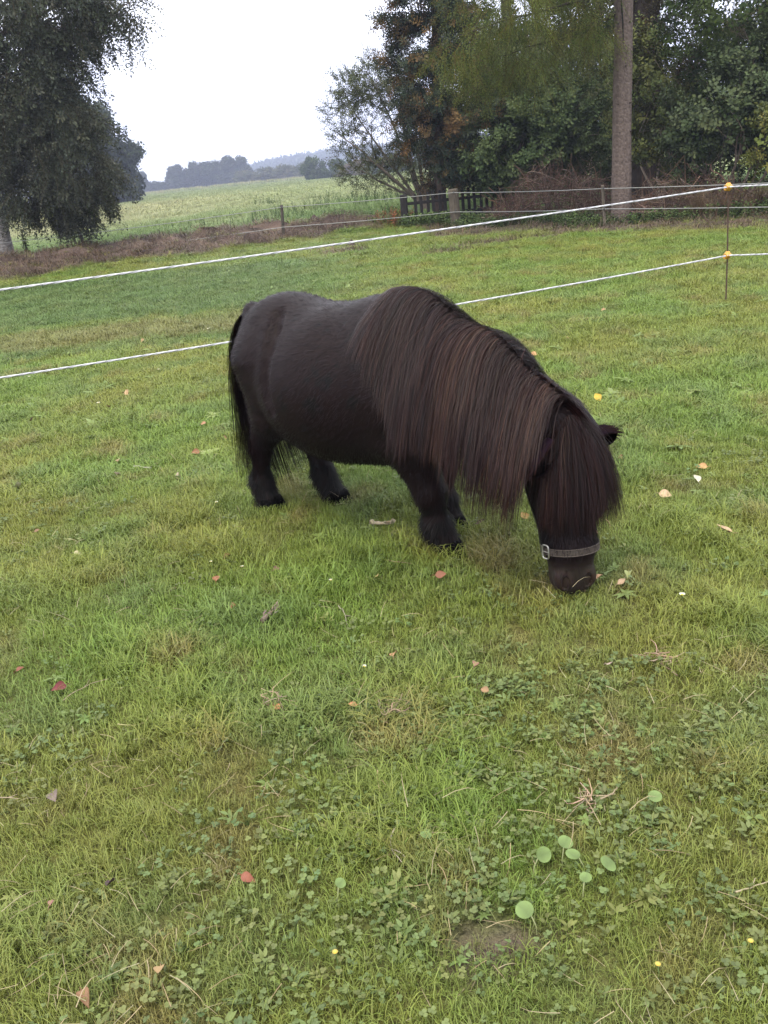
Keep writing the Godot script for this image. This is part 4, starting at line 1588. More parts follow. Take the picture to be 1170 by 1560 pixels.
	bush("maple_bush", Vector3(6.9, 0, -20.4), "bright yellow green bush just right of the larch trunk", "bush",
		[[Vector3(6.35, 2.75, -20.4), Vector3(0.55, 0.75, 0.5), 330], [Vector3(6.6, 2.0, -20.3), Vector3(0.75, 0.75, 0.6), 480], [Vector3(7.0, 1.4, -20.0), Vector3(0.8, 0.7, 0.6), 420]],
		round_leaf, Color(0.062, 0.084, 0.026), Color(0.125, 0.135, 0.042), 0.85, 0.45, 6)
	bush("lilac_bush", Vector3(7.4, 0, -17.9), "grey green bush in the gap between the larch and the dark corner tree", "bush",
		[[Vector3(7.1, 1.75, -18.0), Vector3(0.95, 0.8, 0.7), 900], [Vector3(8.0, 1.6, -17.7), Vector3(0.9, 0.7, 0.7), 800], [Vector3(7.6, 2.5, -18.2), Vector3(0.6, 0.5, 0.5), 320], [Vector3(6.6, 1.2, -17.9), Vector3(0.7, 0.5, 0.5), 420], [Vector3(8.5, 1.1, -17.2), Vector3(0.9, 0.5, 0.6), 500]],
		round_leaf, Color(0.040, 0.060, 0.024), Color(0.078, 0.098, 0.048), 0.9, 0.5, 10, Color(0.18, 0.14, 0.11))
	bush("dogwood_bush", Vector3(7.75, 0, -15.9), "low bush with yellowing leaves above the dry reeds at the right edge", "bush",
		[[Vector3(7.5, 1.15, -15.9), Vector3(0.6, 0.42, 0.4), 260], [Vector3(8.3, 1.35, -15.9), Vector3(0.6, 0.5, 0.4), 260]],
		round_leaf, Color(0.085, 0.105, 0.026), Color(0.165, 0.155, 0.040), 0.8, 0.4, 6)

	var dense := [[Vector3(6.0, 0, -27.5), "dark bramble thicket low behind the larch trunk"], [Vector3(9.5, 0, -26.5), "dark bramble thicket low in the wood, right of the old trunk"], [Vector3(13.0, 0, -24.5), "dark bramble thicket low in the wood at the right edge"]]
	for d in dense:
		var q: Vector3 = d[0]
		bush("bramble_thicket", q, d[1], "thicket", [[q + Vector3(-1.0, 0.9, 0), Vector3(1.4, 1.1, 0.8), 700], [q + Vector3(1.0, 1.0, 0), Vector3(1.4, 1.2, 0.8), 700], [q + Vector3(0.2, 1.9, 0), Vector3(1.6, 0.7, 0.8), 500]], broad, Color(0.018, 0.030, 0.010), Color(0.040, 0.056, 0.020), 1.1, 0.3, 6)
	build_brush(Vector3(4.35, 0, -20.2), 1.65, 1.40, 0.9, "heap of cut brown brushwood behind the wire, left of the larch trunk", 150, 900)
	build_brush(Vector3(6.2, 0, -17.4), 1.2, 1.15, 0.5, "smaller heap of grey brown brushwood right of the larch trunk", 70, 420)
	build_undergrowth()


func build_brush(at: Vector3, wide: float, high: float, deep: float, label: String, sticks: int, twigs: int) -> void:
	var t := base("brush_pile", at, label, "brush pile")
	var m := tinted(0.9, 0.3)
	for k in sticks + 1:
		var mb := MB.new()
		var many := 1 if k < sticks else twigs
		for j in many:
			var a := rng.randf_range(-1, 1)
			var top := high * (1.0 - 0.6 * a * a) * (0.85 + 0.6 * mid_noise.get_noise_2d(a * 2.2, at.x)) * rng.randf_range(0.2, 1.05)
			var ln := rng.randf_range(0.5, 1.25) if many == 1 else rng.randf_range(0.2, 0.6)
			var mid := Vector3(a * wide * 0.85, top * 0.75, rng.randf_range(-1, 1) * deep)
			var dir := Vector3(rng.randfn(), rng.randfn() * 0.55, rng.randfn() * 0.6).normalized()
			if rng.randf() < 0.3:
				dir = Vector3(rng.randfn() * 0.35, 1.0, rng.randfn() * 0.3).normalized()
			var p := mid - dir * ln * 0.5
			var q := mid + dir * ln * 0.5
			p.y = maxf(p.y, 0.01)
			q.y = maxf(q.y, 0.02)
			var col := vary(Color(0.068, 0.042, 0.031), 0.4)
			if rng.randf() < 0.22:
				col = vary(Color(0.17, 0.12, 0.095), 0.25)
			limb(mb, p, q, 0.009 if many == 1 else 0.0045, 0.004 if many == 1 else 0.002, ln * 0.13, 4, col)
		var o := part("branch" if k < sticks else "twigs", mb.mesh(m), t)
		if k == sticks:
			o.set_meta("kind", "stuff")


func build_undergrowth() -> void:
	# nettles and ground ivy along the fence foot
	var herb := spray_mesh(16, 0.30, 0.060, 0.040, 0.85, 201)
	var where: Array[Transform3D] = []
	var tint := PackedColorArray()
	var strips := [[1.2, -22.3, 2.6, -20.9, 0.4, 520, 1.0], [2.0, -20.3, 3.2, -19.4, 0.25, 200, 0.7], [2.6, -21.0, 4.6, -17.9, 0.55, 420, 0.8], [5.2, -17.0, 6.4, -16.6, 0.35, 230, 0.75], [3.9, -17.6, 5.0, -16.9, 0.3, 150, 0.7], [6.4, -16.4, 9.2, -15.2, 0.5, 420, 0.9], [0.5, -23.6, 1.3, -22.8, 0.4, 120, 0.8]]
	for s in strips:
		for k in int(s[5]):
			var u := rng.randf()
			var p := Vector3(lerpf(s[0], s[2], u), 0, lerpf(s[1], s[3], u)) + Vector3(rng.randfn() * 0.12, 0, rng.randfn() * s[4] * 0.6)
			p.y = land_height(p.x, p.z) - 0.03
			var sc: float = s[6] * rng.randf_range(0.5, 1.2)
			where.append(Transform3D(Basis.from_euler(Vector3(rng.randfn() * 0.3, rng.randf() * TAU, rng.randfn() * 0.3)).scaled(Vector3.ONE * sc), p))
			tint.append(vary(Color(0.045, 0.075, 0.025).lerp(Color(0.085, 0.12, 0.04), rng.randf()), 0.25))
	scatter("nettles", herb, where, tint, self, "low nettles and ivy along the foot of the wire fence and wood", "nettles")

	# dry reeds at the right
	var reed := MB.new()
	for k in 9:
		var a := rng.randf() * TAU
		var p := Vector3(cos(a), 0, sin(a)) * rng.randf() * 0.06
		var lean := Vector3(rng.randfn() * 0.10, 0, rng.randfn() * 0.10)
		var h := rng.randf_range(0.45, 0.95)
		var c := Color(1, 1, 1) * rng.randf_range(0.65, 1.25)
		reed.tube(PackedVector3Array([p, p + lean * 0.4 + Vector3(0, h * 0.5, 0), p + lean * 1.4 + Vector3(0, h, 0)]), PackedFloat32Array([0.006, 0.005, 0.002]), 3, c, c, false)
		for j in 3:
			var q := p + lean * 0.4 * j + Vector3(0, h * (0.25 + 0.22 * j), 0)
			var out := Vector3(rng.randfn(), 0.5, rng.randfn()).normalized()
			reed.leaf(q, out, Vector3.UP, 0.20, 0.012, 0.2, -0.5, c, 3)
	where = []
	tint = PackedColorArray()
	for k in 230:
		var u := rng.randf()
		var p := Vector3(lerpf(6.0, 9.5, pow(u, 0.7)), 0, lerpf(-16.6, -15.0, u) + rng.randfn() * 0.25)
		p.y = land_height(p.x, p.z)
		where.append(Transform3D(Basis(Vector3.UP, rng.randf() * TAU).scaled(Vector3.ONE * rng.randf_range(0.3, 0.7)), p))
		tint.append(vary(Color(0.10, 0.066, 0.042).lerp(Color(0.17, 0.118, 0.07), rng.randf()), 0.25))
	scatter("dry_reeds", reed.mesh(leaf_material()), where, tint, self, "brown dry reeds and stalks in front of the wood at the right edge", "reeds")

	# a clump of rust red dock by the dark gate post
	var dk := base("dock_plant", Vector3(0.95, 0, -22.6), "rust red dock plant beside the dark gate post", "plant")
	where = []
	tint = PackedColorArray()
	for k in 60:
		where.append(Transform3D(Basis.from_euler(Vector3(rng.randfn() * 0.35, rng.randf() * TAU, rng.randfn() * 0.35)).scaled(Vector3.ONE * rng.randf_range(0.7, 1.3)), Vector3(rng.randfn() * 0.22, rng.randf_range(0.0, 0.12), rng.randfn() * 0.15)))
		tint.append(vary(Color(0.22, 0.085, 0.045).lerp(Color(0.30, 0.15, 0.08), rng.randf()), 0.25))
	scatter("stalks", spray_mesh(20, 0.34, 0.04, 0.018, 0.5, 203), where, tint, dk)


# ---------------------------------------------------------------- fences

func wooden_post(called: String, at: Vector3, top: Vector3, r: float, label: String, mat: Material, square := false, group := "") -> void:
	var o := base(called, at, label, "post", group)
	var mb := MB.new()
	var up := (top - at).normalized()
	var h := at.distance_to(top)
	var x := up.cross(Vector3.BACK).normalized()
	var b := Basis(x, up, x.cross(up))
	if square:
		mb.box(Transform3D(b, up * (h * 0.5 - 0.1)), Vector3(r, h * 0.5 + 0.1, r), Color.WHITE, r * 0.2)
	else:
		mb.lathe(Transform3D(b, Vector3.ZERO), PackedVector2Array([Vector2(r * 1.04, -0.25), Vector2(r * 1.03, 0.0), Vector2(r, h * 0.4), Vector2(r * 0.98, h * 0.75), Vector2(r * 0.97, h - 0.02), Vector2(r * 0.86, h), Vector2(0.0, h + 0.008)]), 14, Color.WHITE, Color.WHITE)
	part("shaft", mb.mesh(mat), o)
	for k in 2:
		mb = MB.new()
		var y := h * (0.93 if k == 0 else 0.45)
		mb.tube(PackedVector3Array([up * y + Vector3(0, 0, r * 0.8), up * y + Vector3(0, 0, r + 0.015), up * y + Vector3(0, 0.0, r + 0.035)]), PackedFloat32Array([0.012, 0.016, 0.012]), 8, Color(0.03, 0.03, 0.03), Color(0.03, 0.03, 0.03))
		part("insulator", mb.mesh(tinted(0.5, 0.5)), o)


func sagging(knots: Array, sag: float, steps := 14) -> PackedVector3Array:
	var pts := PackedVector3Array()
	for k in knots.size() - 1:
		var a: Vector3 = knots[k]
		var b: Vector3 = knots[k + 1]
		for s in steps:
			var t := float(s) / steps
			pts.append(a.lerp(b, t) - Vector3(0, sag * a.distance_to(b) * 4.0 * t * (1.0 - t), 0))
	pts.append(knots[-1])
	return pts


func build_far_fence() -> void:
	var grey_wood := rough_material(Color(0.040, 0.034, 0.028), Color(0.10, 0.085, 0.068), Vector3(3.0, 0.7, 3.0), 1.0, 0.92, 61)
	var big_wood := rough_material(Color(0.055, 0.046, 0.036), Color(0.12, 0.10, 0.076), Vector3(3.0, 0.6, 3.0), 1.6, 0.92, 62)
	var dark_wood := rough_material(Color(0.010, 0.009, 0.009), Color(0.030, 0.027, 0.026), Vector3(3.0, 0.8, 3.0), 0.8, 0.9, 63)
	wooden_post("fence_post", Vector3(-6.13, 0.05, -21.03), Vector3(-6.16, 0.72, -21.03), 0.035, "thin weathered fence post under the birch's hanging twigs", grey_wood)
	wooden_post("fence_post", Vector3(-1.68, 0.08, -21.48), Vector3(-1.63, 0.80, -21.48), 0.035, "thin weathered fence post by the bare earth in the middle distance", grey_wood)
	wooden_post("fence_post", Vector3(2.23, 0, -20.59), Vector3(2.20, 0.80, -20.59), 0.115, "thick grey brown wooden corner post in front of the picket fence", big_wood)
	wooden_post("fence_post", Vector3(4.56, 0, -16.95), Vector3(4.52, 0.72, -16.95), 0.03, "thin pale fence stake just left of the larch trunk", big_wood)

	var wire := tinted(0.6, 0.5)
	var wc := Color(0.20, 0.205, 0.195)
	for k in 2:
		var knots := [Vector3(-16.0, 0.62, -21.6), Vector3(-6.15, 0.62, -20.985), Vector3(-1.64, 0.755, -21.43), Vector3(2.20, 0.73, -20.46), Vector3(4.53, 0.66, -16.90), Vector3(8.6, 0.60, -11.8)]
		if k == 1:
			knots = [Vector3(-16.0, 0.21, -21.6), Vector3(-6.14, 0.21, -20.985), Vector3(-1.66, 0.32, -21.43), Vector3(2.21, 0.33, -20.46), Vector3(4.54, 0.31, -16.90), Vector3(8.6, 0.24, -11.8)]
		var pts := sagging(knots, 0.004)
		var rad := PackedFloat32Array()
		rad.resize(pts.size())
		rad.fill(0.0075)
		var mb := MB.new()
		mb.tube(pts, rad, 6, wc, wc)
		tag(part("fence_wire", mb.mesh(wire), self), "upper grey wire running along the old posts" if k == 0 else "lower grey wire running along the old posts", "wire")

	# the picket fence
	var pk := base("picket_fence", Vector3(1.18, 0, -22.32), "short dark picket fence behind the thick corner post", "fence")
	var run := Vector3(2.35, 0, -0.35)
	var along := run.normalized()
	var face_z := Vector3(-along.z, 0, along.x)
	var fb := Basis(along, Vector3.UP, along.cross(Vector3.UP))
	var mb := MB.new()
	mb.box(Transform3D(Basis.IDENTITY, Vector3(0.02, 0.33, 0)), Vector3(0.085, 0.41, 0.085), Color.WHITE, 0.03)
	part("post", mb.mesh(dark_wood), pk)
	for y in [0.22, 0.52]:
		mb = MB.new()
		mb.box(Transform3D(fb, along * 1.22 + Vector3(0, y, 0)), Vector3(1.14, 0.035, 0.018), Color.WHITE, 0.006)
		part("rail", mb.mesh(dark_wood), pk)
	for k in 15:
		mb = MB.new()
		var h := 0.74 + rng.randf_range(-0.03, 0.03) + 0.05 * smooth(6.0, 10.0, k)
		var p := along * (0.30 + 0.146 * k) + fb.z * 0.032
		var tilt := Basis(fb.z, rng.randf_range(-0.03, 0.03)) * fb
		var outline := [Vector2(-0.036, 0.04), Vector2(0.036, 0.04), Vector2(0.036, h - 0.04), Vector2(0.012, h), Vector2(-0.012, h), Vector2(-0.036, h - 0.04)]
		for sd in [-1.0, 1.0]:
			var ids := []
			for q in outline:
				ids.append(mb.vert(tilt * Vector3(q.x, q.y, sd * 0.010) + p, tilt.z * sd, Color.WHITE))
			for j in 4:
				mb.tri(ids[0], ids[j + 1], ids[j + 2 if j < 4 else 5])
		for j in 6:
			var a: Vector2 = outline[j]
			var b2: Vector2 = outline[(j + 1) % 6]
			var nn := tilt * Vector3(b2.y - a.y, a.x - b2.x, 0).normalized()
			mb.quad(mb.vert(tilt * Vector3(a.x, a.y, -0.010) + p, nn, Color.WHITE), mb.vert(tilt * Vector3(b2.x, b2.y, -0.010) + p, nn, Color.WHITE), mb.vert(tilt * Vector3(b2.x, b2.y, 0.010) + p, nn, Color.WHITE), mb.vert(tilt * Vector3(a.x, a.y, 0.010) + p, nn, Color.WHITE))
		part("picket", mb.mesh(dark_wood), pk)

	# little earth heaps on the bare strip
	var soil := rough_material(Color(0.026, 0.019, 0.016), Color(0.085, 0.060, 0.048), Vector3(1.5, 1.5, 1.5), 4.0, 0.97, 71)
	var heaps := [[Vector3(-0.12, 0, -18.0), 0.16, 0.12, "small dark molehill on the lawn just below the upper rope"], [Vector3(0.35, 0.1, -22.6), 0.5, 0.20, "dark earth heap left of the gate post, nearest to it"], [Vector3(-0.55, 0.12, -22.3), 0.6, 0.26, "straw covered earth heap in the middle of the bare strip"], [Vector3(-2.35, 0.08, -20.9), 0.45, 0.20, "dark earth heap just left of the thin post by the bare earth"], [Vector3(-1.0, 0.16, -23.4), 0.30, 0.26, "small round earth heap at the field side of the bare strip"], [Vector3(-4.6, 0.05, -20.2), 0.7, 0.14, "flat brown earth heap near the birch end of the bare strip"]]
	for hp in heaps:
		var o := base("earth_heap", hp[0], hp[3], "earth heap")
		mb = MB.new()
		var rings := 9
		var sides := 22
		for r in rings + 1:
			for s in sides + 1:
				var a := TAU * (s % sides) / sides
				var q := float(r) / rings
				var lump := 1.0 + 0.35 * fine_noise.get_noise_3d(cos(a) * 0.6 + hp[0].x, q, sin(a) * 0.6)
				var y: float = hp[2] * (pow(cos(q * PI * 0.5), 1.3) * (1.0 + 0.5 * fine_noise.get_noise_2d(cos(a) * q * 0.9 + hp[0].x * 3.0, sin(a) * q * 0.9))) - 0.04 * q
				mb.vert(Vector3(cos(a) * q * hp[1] * lump, y, sin(a) * q * hp[1] * 0.6 * lump), Vector3(cos(a) * q, 1.0, sin(a) * q).normalized(), Color.WHITE)
		for r in rings:
			for s in sides:
				var id := r * (sides + 1) + s
				mb.quad(id, id + 1, id + sides + 2, id + sides + 1)
		part("mound", mb.mesh(soil), o)


func build_rope_fence() -> void:
	# the rod with two yellow insulators
	var rod := base("fence_rod", Vector3(3.186, 0, -7.852), "thin rusty fence rod with two yellow insulators, standing in the lawn", "fence rod")
	var rust := tinted(0.75, 0.4)
	var mb := MB.new()
	mb.tube(PackedVector3Array([Vector3(0, -0.15, 0), Vector3(-0.006, 0.4, 0), Vector3(-0.025, 0.97, 0), Vector3(-0.03, 1.06, 0)]), PackedFloat32Array([0.0065, 0.0065, 0.006, 0.005]), 8, Color(0.060, 0.036, 0.026), Color(0.05, 0.03, 0.022))
	part("shaft", mb.mesh(rust), rod)
	var yellow := tinted(0.45, 0.5)
	var yc := Color(0.42, 0.20, 0.012)
	for p in [Vector3(-0.025, 0.972, 0), Vector3(-0.006, 0.412, 0)]:
		mb = MB.new()
		mb.lathe(Transform3D(Basis.IDENTITY, p - Vector3(0, 0.034, 0)), PackedVector2Array([Vector2(0.008, 0.0), Vector2(0.016, 0.002), Vector2(0.020, 0.014), Vector2(0.031, 0.020), Vector2(0.036, 0.032), Vector2(0.031, 0.046), Vector2(0.021, 0.052), Vector2(0.018, 0.064), Vector2(0.008, 0.068)]), 18, yc, yc)
		# the hook that holds the rope
		var hook := PackedVector3Array()
		var rr := PackedFloat32Array()
		for k in 13:
			var a := PI * (-0.1 + 1.45 * k / 12.0)
			hook.append(p + Vector3(-0.030 + 0.006 * sin(a), -0.004 + 0.020 * cos(a), 0.022 + 0.020 * sin(a)))
			rr.append(0.0065)
		mb.tube(hook, rr, 7, yc, yc * 0.9)
		part("insulator", mb.mesh(yellow), rod)
	# two twisted white ropes
	var m := tinted(0.7, 0.4)
	for k in 2:
		var knots := [Vector3(-4.72, 0.955, -4.25), Vector3(3.155, 0.972, -7.825), Vector3(7.6, 0.935, -5.3)]
		if k == 1:
			knots = [Vector3(-4.9, 0.432, -4.65), Vector3(3.175, 0.412, -7.825), Vector3(7.7, 0.415, -6.1)]
		var pts := sagging(knots, 0.0035 if k == 0 else 0.0062, 220)
		mb = MB.new()
		for s in 3:
			var tw := PackedVector3Array()
			var rad := PackedFloat32Array()
			for j in pts.size():
				var d := (pts[mini(j + 1, pts.size() - 1)] - pts[maxi(j - 1, 0)]).normalized()
				var u := d.cross(Vector3.UP).normalized()
				var a := j * 1.05 + TAU * s / 3.0
				tw.append(pts[j] + (u * cos(a) + Vector3.UP * sin(a)) * 0.0034)
				rad.append(0.0040)
			mb.tube(tw, rad, 5, Color(0.42, 0.42, 0.44) if s < 2 else Color(0.30, 0.30, 0.33), Color(0.42, 0.42, 0.44) if s < 2 else Color(0.30, 0.30, 0.33))
		tag(part("fence_rope", mb.mesh(m), self), "upper white twisted fence rope crossing above the pony's back" if k == 0 else "lower white twisted fence rope passing behind the pony", "rope")


# ---------------------------------------------------------------- the lawn

# a tuft of blades; each blade has its own lean, bend and shade
func tuft_mesh(blades: int, high: float, spread: float, wide: float, lean: float, sd: int, pale := 0.12) -> ArrayMesh:
	var r := RandomNumberGenerator.new()
	r.seed = sd
	var mb := MB.new()
	for k in blades:
		var a := r.randf() * TAU
		var p := Vector3(cos(a), 0, sin(a)) * spread * sqrt(r.randf())
		var b := r.randf() * TAU
		var l := Vector3(cos(b), 0, sin(b)) * lean * r.randf_range(0.2, 1.2)
		var h := high * r.randf_range(0.45, 1.15)
		var pts := PackedVector3Array([p + Vector3(0, -0.012, 0), p + l * h * 0.25 + Vector3(0, h * 0.5, 0), p + l * h * 0.75 + Vector3(0, h * 0.86, 0), p + l * h * 1.35 + Vector3(0, h * (1.0 - 0.25 * lean), 0)])
		var f := r.randf_range(0.7, 1.25)
		var c := Color(f, f, f * r.randf_range(0.7, 1.1))
		if r.randf() < pale:
			c = Color(2.1, 1.45, 1.5) * r.randf_range(0.7, 1.1)
		var nn := (Vector3(-l.z, 0, l.x).normalized().cross((pts[3] - pts[0]).normalized()) + Vector3.UP * 0.6).normalized()
		var side := (Vector3(-l.z, 0, l.x) + Vector3(r.randfn(), 0, r.randfn()) * 0.3).normalized()
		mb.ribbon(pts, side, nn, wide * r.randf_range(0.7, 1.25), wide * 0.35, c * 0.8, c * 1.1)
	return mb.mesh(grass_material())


var grass_stuff: StandardMaterial3D

func grass_material() -> StandardMaterial3D:
	if grass_stuff == null:
		grass_stuff = tinted(0.5, 0.35, 0.7)
	return grass_stuff


func lawn_spots(many: int, d0: float, d1: float) -> PackedVector2Array:
	# evenly over the ground between two distances, as wide as the view and a step to either side
	var out := PackedVector2Array()
	var dm := (d0 + d1) * 0.5
	many = int(many * (0.52 * dm + 1.7) / (0.52 * dm + 0.9))
	while out.size() < many:
		var d := sqrt(rng.randf_range(d0 * d0, d1 * d1)) if d0 > 1.5 else rng.randf_range(d0, d1)
		var w := 0.52 * d + 1.7
		var x := rng.randf_range(-w, w)
		out.append(Vector2(x, -d))
	return out


func on_hoof(x: float, z: float) -> bool:
	for s in [Vector2(-0.545, -3.845), Vector2(-0.25, -3.83), Vector2(0.21, -3.15), Vector2(0.28, -3.38)]:
		if Vector2(x, z).distance_squared_to(s) < 0.0042:
			return true
	return false


func build_lawn() -> void:
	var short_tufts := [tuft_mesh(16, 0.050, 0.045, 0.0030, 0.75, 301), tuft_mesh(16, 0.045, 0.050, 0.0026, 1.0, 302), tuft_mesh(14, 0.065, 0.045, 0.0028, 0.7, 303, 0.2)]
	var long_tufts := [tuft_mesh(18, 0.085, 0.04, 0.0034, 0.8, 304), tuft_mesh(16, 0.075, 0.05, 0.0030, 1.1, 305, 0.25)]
	# distance from, to, how many, size, width factor
	var zones := [[0.75, 2.0, 15000, 0.66, 0.85], [2.0, 4.2, 32000, 0.66, 1.0], [4.2, 8.0, 42000, 0.66, 1.6], [8.0, 15.0, 70000, 0.66, 2.0], [15.0, 23.5, 62000, 0.75, 2.7]]
	var where := [[], [], []]
	var tints := [PackedColorArray(), PackedColorArray(), PackedColorArray()]
	var lists: Array = []
	for k in 5:
		var w: Array[Transform3D] = []
		lists.append([w, PackedColorArray()])
	for zn in zones:
		for s in lawn_spots(zn[2], zn[0], zn[1]):
			var bare := soil_amount(s.x, s.y)
			if rng.randf() < bare * 0.93 or on_hoof(s.x, s.y):
				continue
			var n := mid_noise.get_noise_2d(s.x * 1.3 + 7.0, s.y * 1.3)
			var pick := rng.randi() % 3
			if n > 0.15 and rng.randf() < (0.5 if zn[1] < 5.0 else 0.15):
				pick = 3 + rng.randi() % 2
			var sc: float = zn[3] * rng.randf_range(0.7, 1.25) * (1.0 + 0.4 * n * (1.0 if zn[1] < 5.0 else 0.4))
			if zn[1] <= 2.1:
				sc *= 0.9
			var b := Basis.from_euler(Vector3(rng.randfn() * 0.16, rng.randf() * TAU, rng.randfn() * 0.16)) * Basis.from_scale(Vector3(sc * zn[4], sc, sc * zn[4]))
			lists[pick][0].append(Transform3D(b, Vector3(s.x, land_height(s.x, s.y) - 0.002, s.y)))
			var c := lawn_tint(s.x, s.y)
			if bare > 0.3:
				c = c.lerp(Color(0.16, 0.135, 0.06), 0.5)
			lists[pick][1].append(vary(c, 0.2))
	var all_tufts := short_tufts + long_tufts
	for k in 5:
		scatter("lawn_grass", all_tufts[k], lists[k][0], lists[k][1], self, ["short upright grass of the lawn", "short flattened grass of the lawn", "short grass of the lawn mixed with dry blades", "longer lush grass tufts in the lawn", "longer drooping grass tufts in the lawn"][k], "grass")

	# clover and other small leaves in the near half
	var clover := MB.new()
	for j in 5:
		var a := rng.randf() * TAU
		var top := Vector3(cos(a) * 0.018, rng.randf_range(0.012, 0.034), sin(a) * 0.018)
		clover.tube(PackedVector3Array([Vector3.ZERO, top * Vector3(0.4, 0.7, 0.4), top]), PackedFloat32Array([0.0008, 0.0007, 0.0006]), 3, Color(1, 1, 0.9), Color(1, 1, 0.9), false)
		for l in 3:
			var q := TAU * l / 3.0 + rng.randf() * 0.4
			var d := Vector3(cos(q), rng.randf_range(-0.1, 0.3), sin(q)).normalized()
			var f := rng.randf_range(0.8, 1.25)
			round_leaf_face(clover, top, d, Vector3.UP, 0.0056, Color(f, f, f))
	var herb := MB.new()
	for j in 9:
		var q := TAU * j / 9.0 + rng.randf()
		var d := Vector3(cos(q), rng.randf_range(0.15, 0.9), sin(q)).normalized()
		var f := rng.randf_range(0.75, 1.25)
		herb.leaf(Vector3(cos(q), 0, sin(q)) * 0.004 + Vector3(0, rng.randf() * 0.02, 0), d, Vector3.UP, rng.randf_range(0.010, 0.022), 0.0075, 0.2, -0.2, Color(f, f, f * 0.9), 4)
	var w: Array[Transform3D] = []
	var t := PackedColorArray()
	var w2: Array[Transform3D] = []
	var t2 := PackedColorArray()
	for zn in [[0.75, 2.2, 5600], [2.2, 4.5, 3200]]:
		for s in lawn_spots(zn[2], zn[0], zn[1]):
			var n := mid_noise.get_noise_2d(s.x * 1.1 - 30.0, s.y * 1.1 + 12.0) + 0.16 * smooth(2.6, 1.2, -s.y) + 0.10 * clampf(s.x, -1, 1)
			if n < rng.randf_range(-0.35, 0.60) or soil_amount(s.x, s.y) > 0.7 or on_hoof(s.x, s.y):
				continue
			var sc := rng.randf_range(0.65, 1.35)
			var tr := Transform3D(Basis.from_euler(Vector3(rng.randfn() * 0.2, rng.randf() * TAU, rng.randfn() * 0.2)).scaled(Vector3.ONE * sc), Vector3(s.x, land_height(s.x, s.y) + 0.004, s.y))
			var c := Color(0.084, 0.122, 0.040).lerp(Color(0.135, 0.146, 0.043), rng.randf() * 0.7)
			if rng.randf() < 0.62:
				w.append(tr)
				t.append(vary(c, 0.25))
			else:
				w2.append(tr)
				t2.append(vary(c.lerp(Color(0.14, 0.16, 0.045), rng.randf() * 0.6), 0.25))
	scatter("clover", clover.mesh(grass_material()), w, t, self, "clover leaves scattered through the near lawn", "clover")
	scatter("lawn_herbs", herb.mesh(grass_material()), w2, t2, self, "small pointed leaves of herbs in the near lawn", "herbs")

	# broader rosettes
	var ros := MB.new()
	for j in 7:
		var q := TAU * j / 7.0 + rng.randf() * 0.5
		var d := Vector3(cos(q), rng.randf_range(0.12, 0.5), sin(q)).normalized()
		var f := rng.randf_range(0.8, 1.2)
		ros.leaf(Vector3(0, 0.008, 0), d, Vector3.UP, rng.randf_range(0.05, 0.085), rng.randf_range(0.018, 0.03), 0.22, -0.25, Color(f, f, f * 0.9), 5)
	w = []
	t = PackedColorArray()
	for zn in [[0.9, 2.4, 70], [2.4, 4.0, 110], [4.0, 9.0, 420], [9.0, 16.0, 300]]:
		for s in lawn_spots(zn[2], zn[0], zn[1]):
			if mid_noise.get_noise_2d(s.x + 90.0, s.y) < -0.05 or on_hoof(s.x, s.y):
				continue
			w.append(Transform3D(Basis.from_euler(Vector3(rng.randfn() * 0.12, rng.randf() * TAU, rng.randfn() * 0.12)).scaled(Vector3.ONE * rng.randf_range(0.6, 1.15) * (0.42 if zn[1] < 3.0 else (0.65 if zn[1] < 5.0 else 1.0))), Vector3(s.x, land_height(s.x, s.y) + 0.012, s.y)))
			t.append(vary(Color(0.12, 0.175, 0.05).lerp(Color(0.17, 0.21, 0.06), rng.randf() * 0.7), 0.2))
	scatter("weed_rosettes", ros.mesh(grass_material()), w, t, self, "pale green weed rosettes in the lawn", "weeds")

	# dry stalks lying in the grass
	var straw := MB.new()
	for j in 3:
		var a := rng.randf() * TAU
		var d := Vector3(cos(a), 0.06, sin(a))
		var sd := Vector3(-d.z, 0, d.x)
		var ln := rng.randf_range(0.03, 0.075)
		var b := rng.randf_range(-0.5, 0.5)
		var o := Vector3(rng.randfn(), 0, rng.randfn()) * 0.05
		straw.ribbon(PackedVector3Array([o + Vector3(0, 0.012, 0), o + d * ln * 0.35 + sd * b * ln * 0.2 + Vector3(0, 0.012, 0), o + d * ln * 0.7 + sd * b * ln * 0.25 + Vector3(0, 0.008, 0), o + d * ln]), sd, Vector3.UP, 0.0014, 0.0007, Color(1, 1, 1), Color(0.9, 0.85, 0.8))
	w = []
	t = PackedColorArray()
	for zn in [[0.75, 2.2, 1300], [2.2, 5.0, 1500], [5.0, 10.0, 500]]:
		for s in lawn_spots(zn[2], zn[0], zn[1]):
			if rng.randf() > 0.35 + 1.5 * mid_noise.get_noise_2d(s.x * 2.4 - 70.0, s.y * 1.8 + 9.0):
				continue
			w.append(Transform3D(Basis.from_euler(Vector3(rng.randfn() * 0.25, rng.randf() * TAU, rng.randfn() * 0.25)).scaled(Vector3.ONE * rng.randf_range(0.6, 1.3)), Vector3(s.x, land_height(s.x, s.y) + rng.randf_range(0.005, 0.035), s.y)))
			t.append(vary(Color(0.20, 0.155, 0.085).lerp(Color(0.30, 0.26, 0.155), rng.randf()), 0.2))
	scatter("dry_stalks", straw.mesh(grass_material()), w, t, self, "dry straw coloured stalks lying in the lawn", "dry grass")

	# dead grass on the bare strip and under the wood
	var dead := tuft_mesh(18, 0.11, 0.12, 0.006, 1.5, 309, 0.4)
	w = []
	t = PackedColorArray()
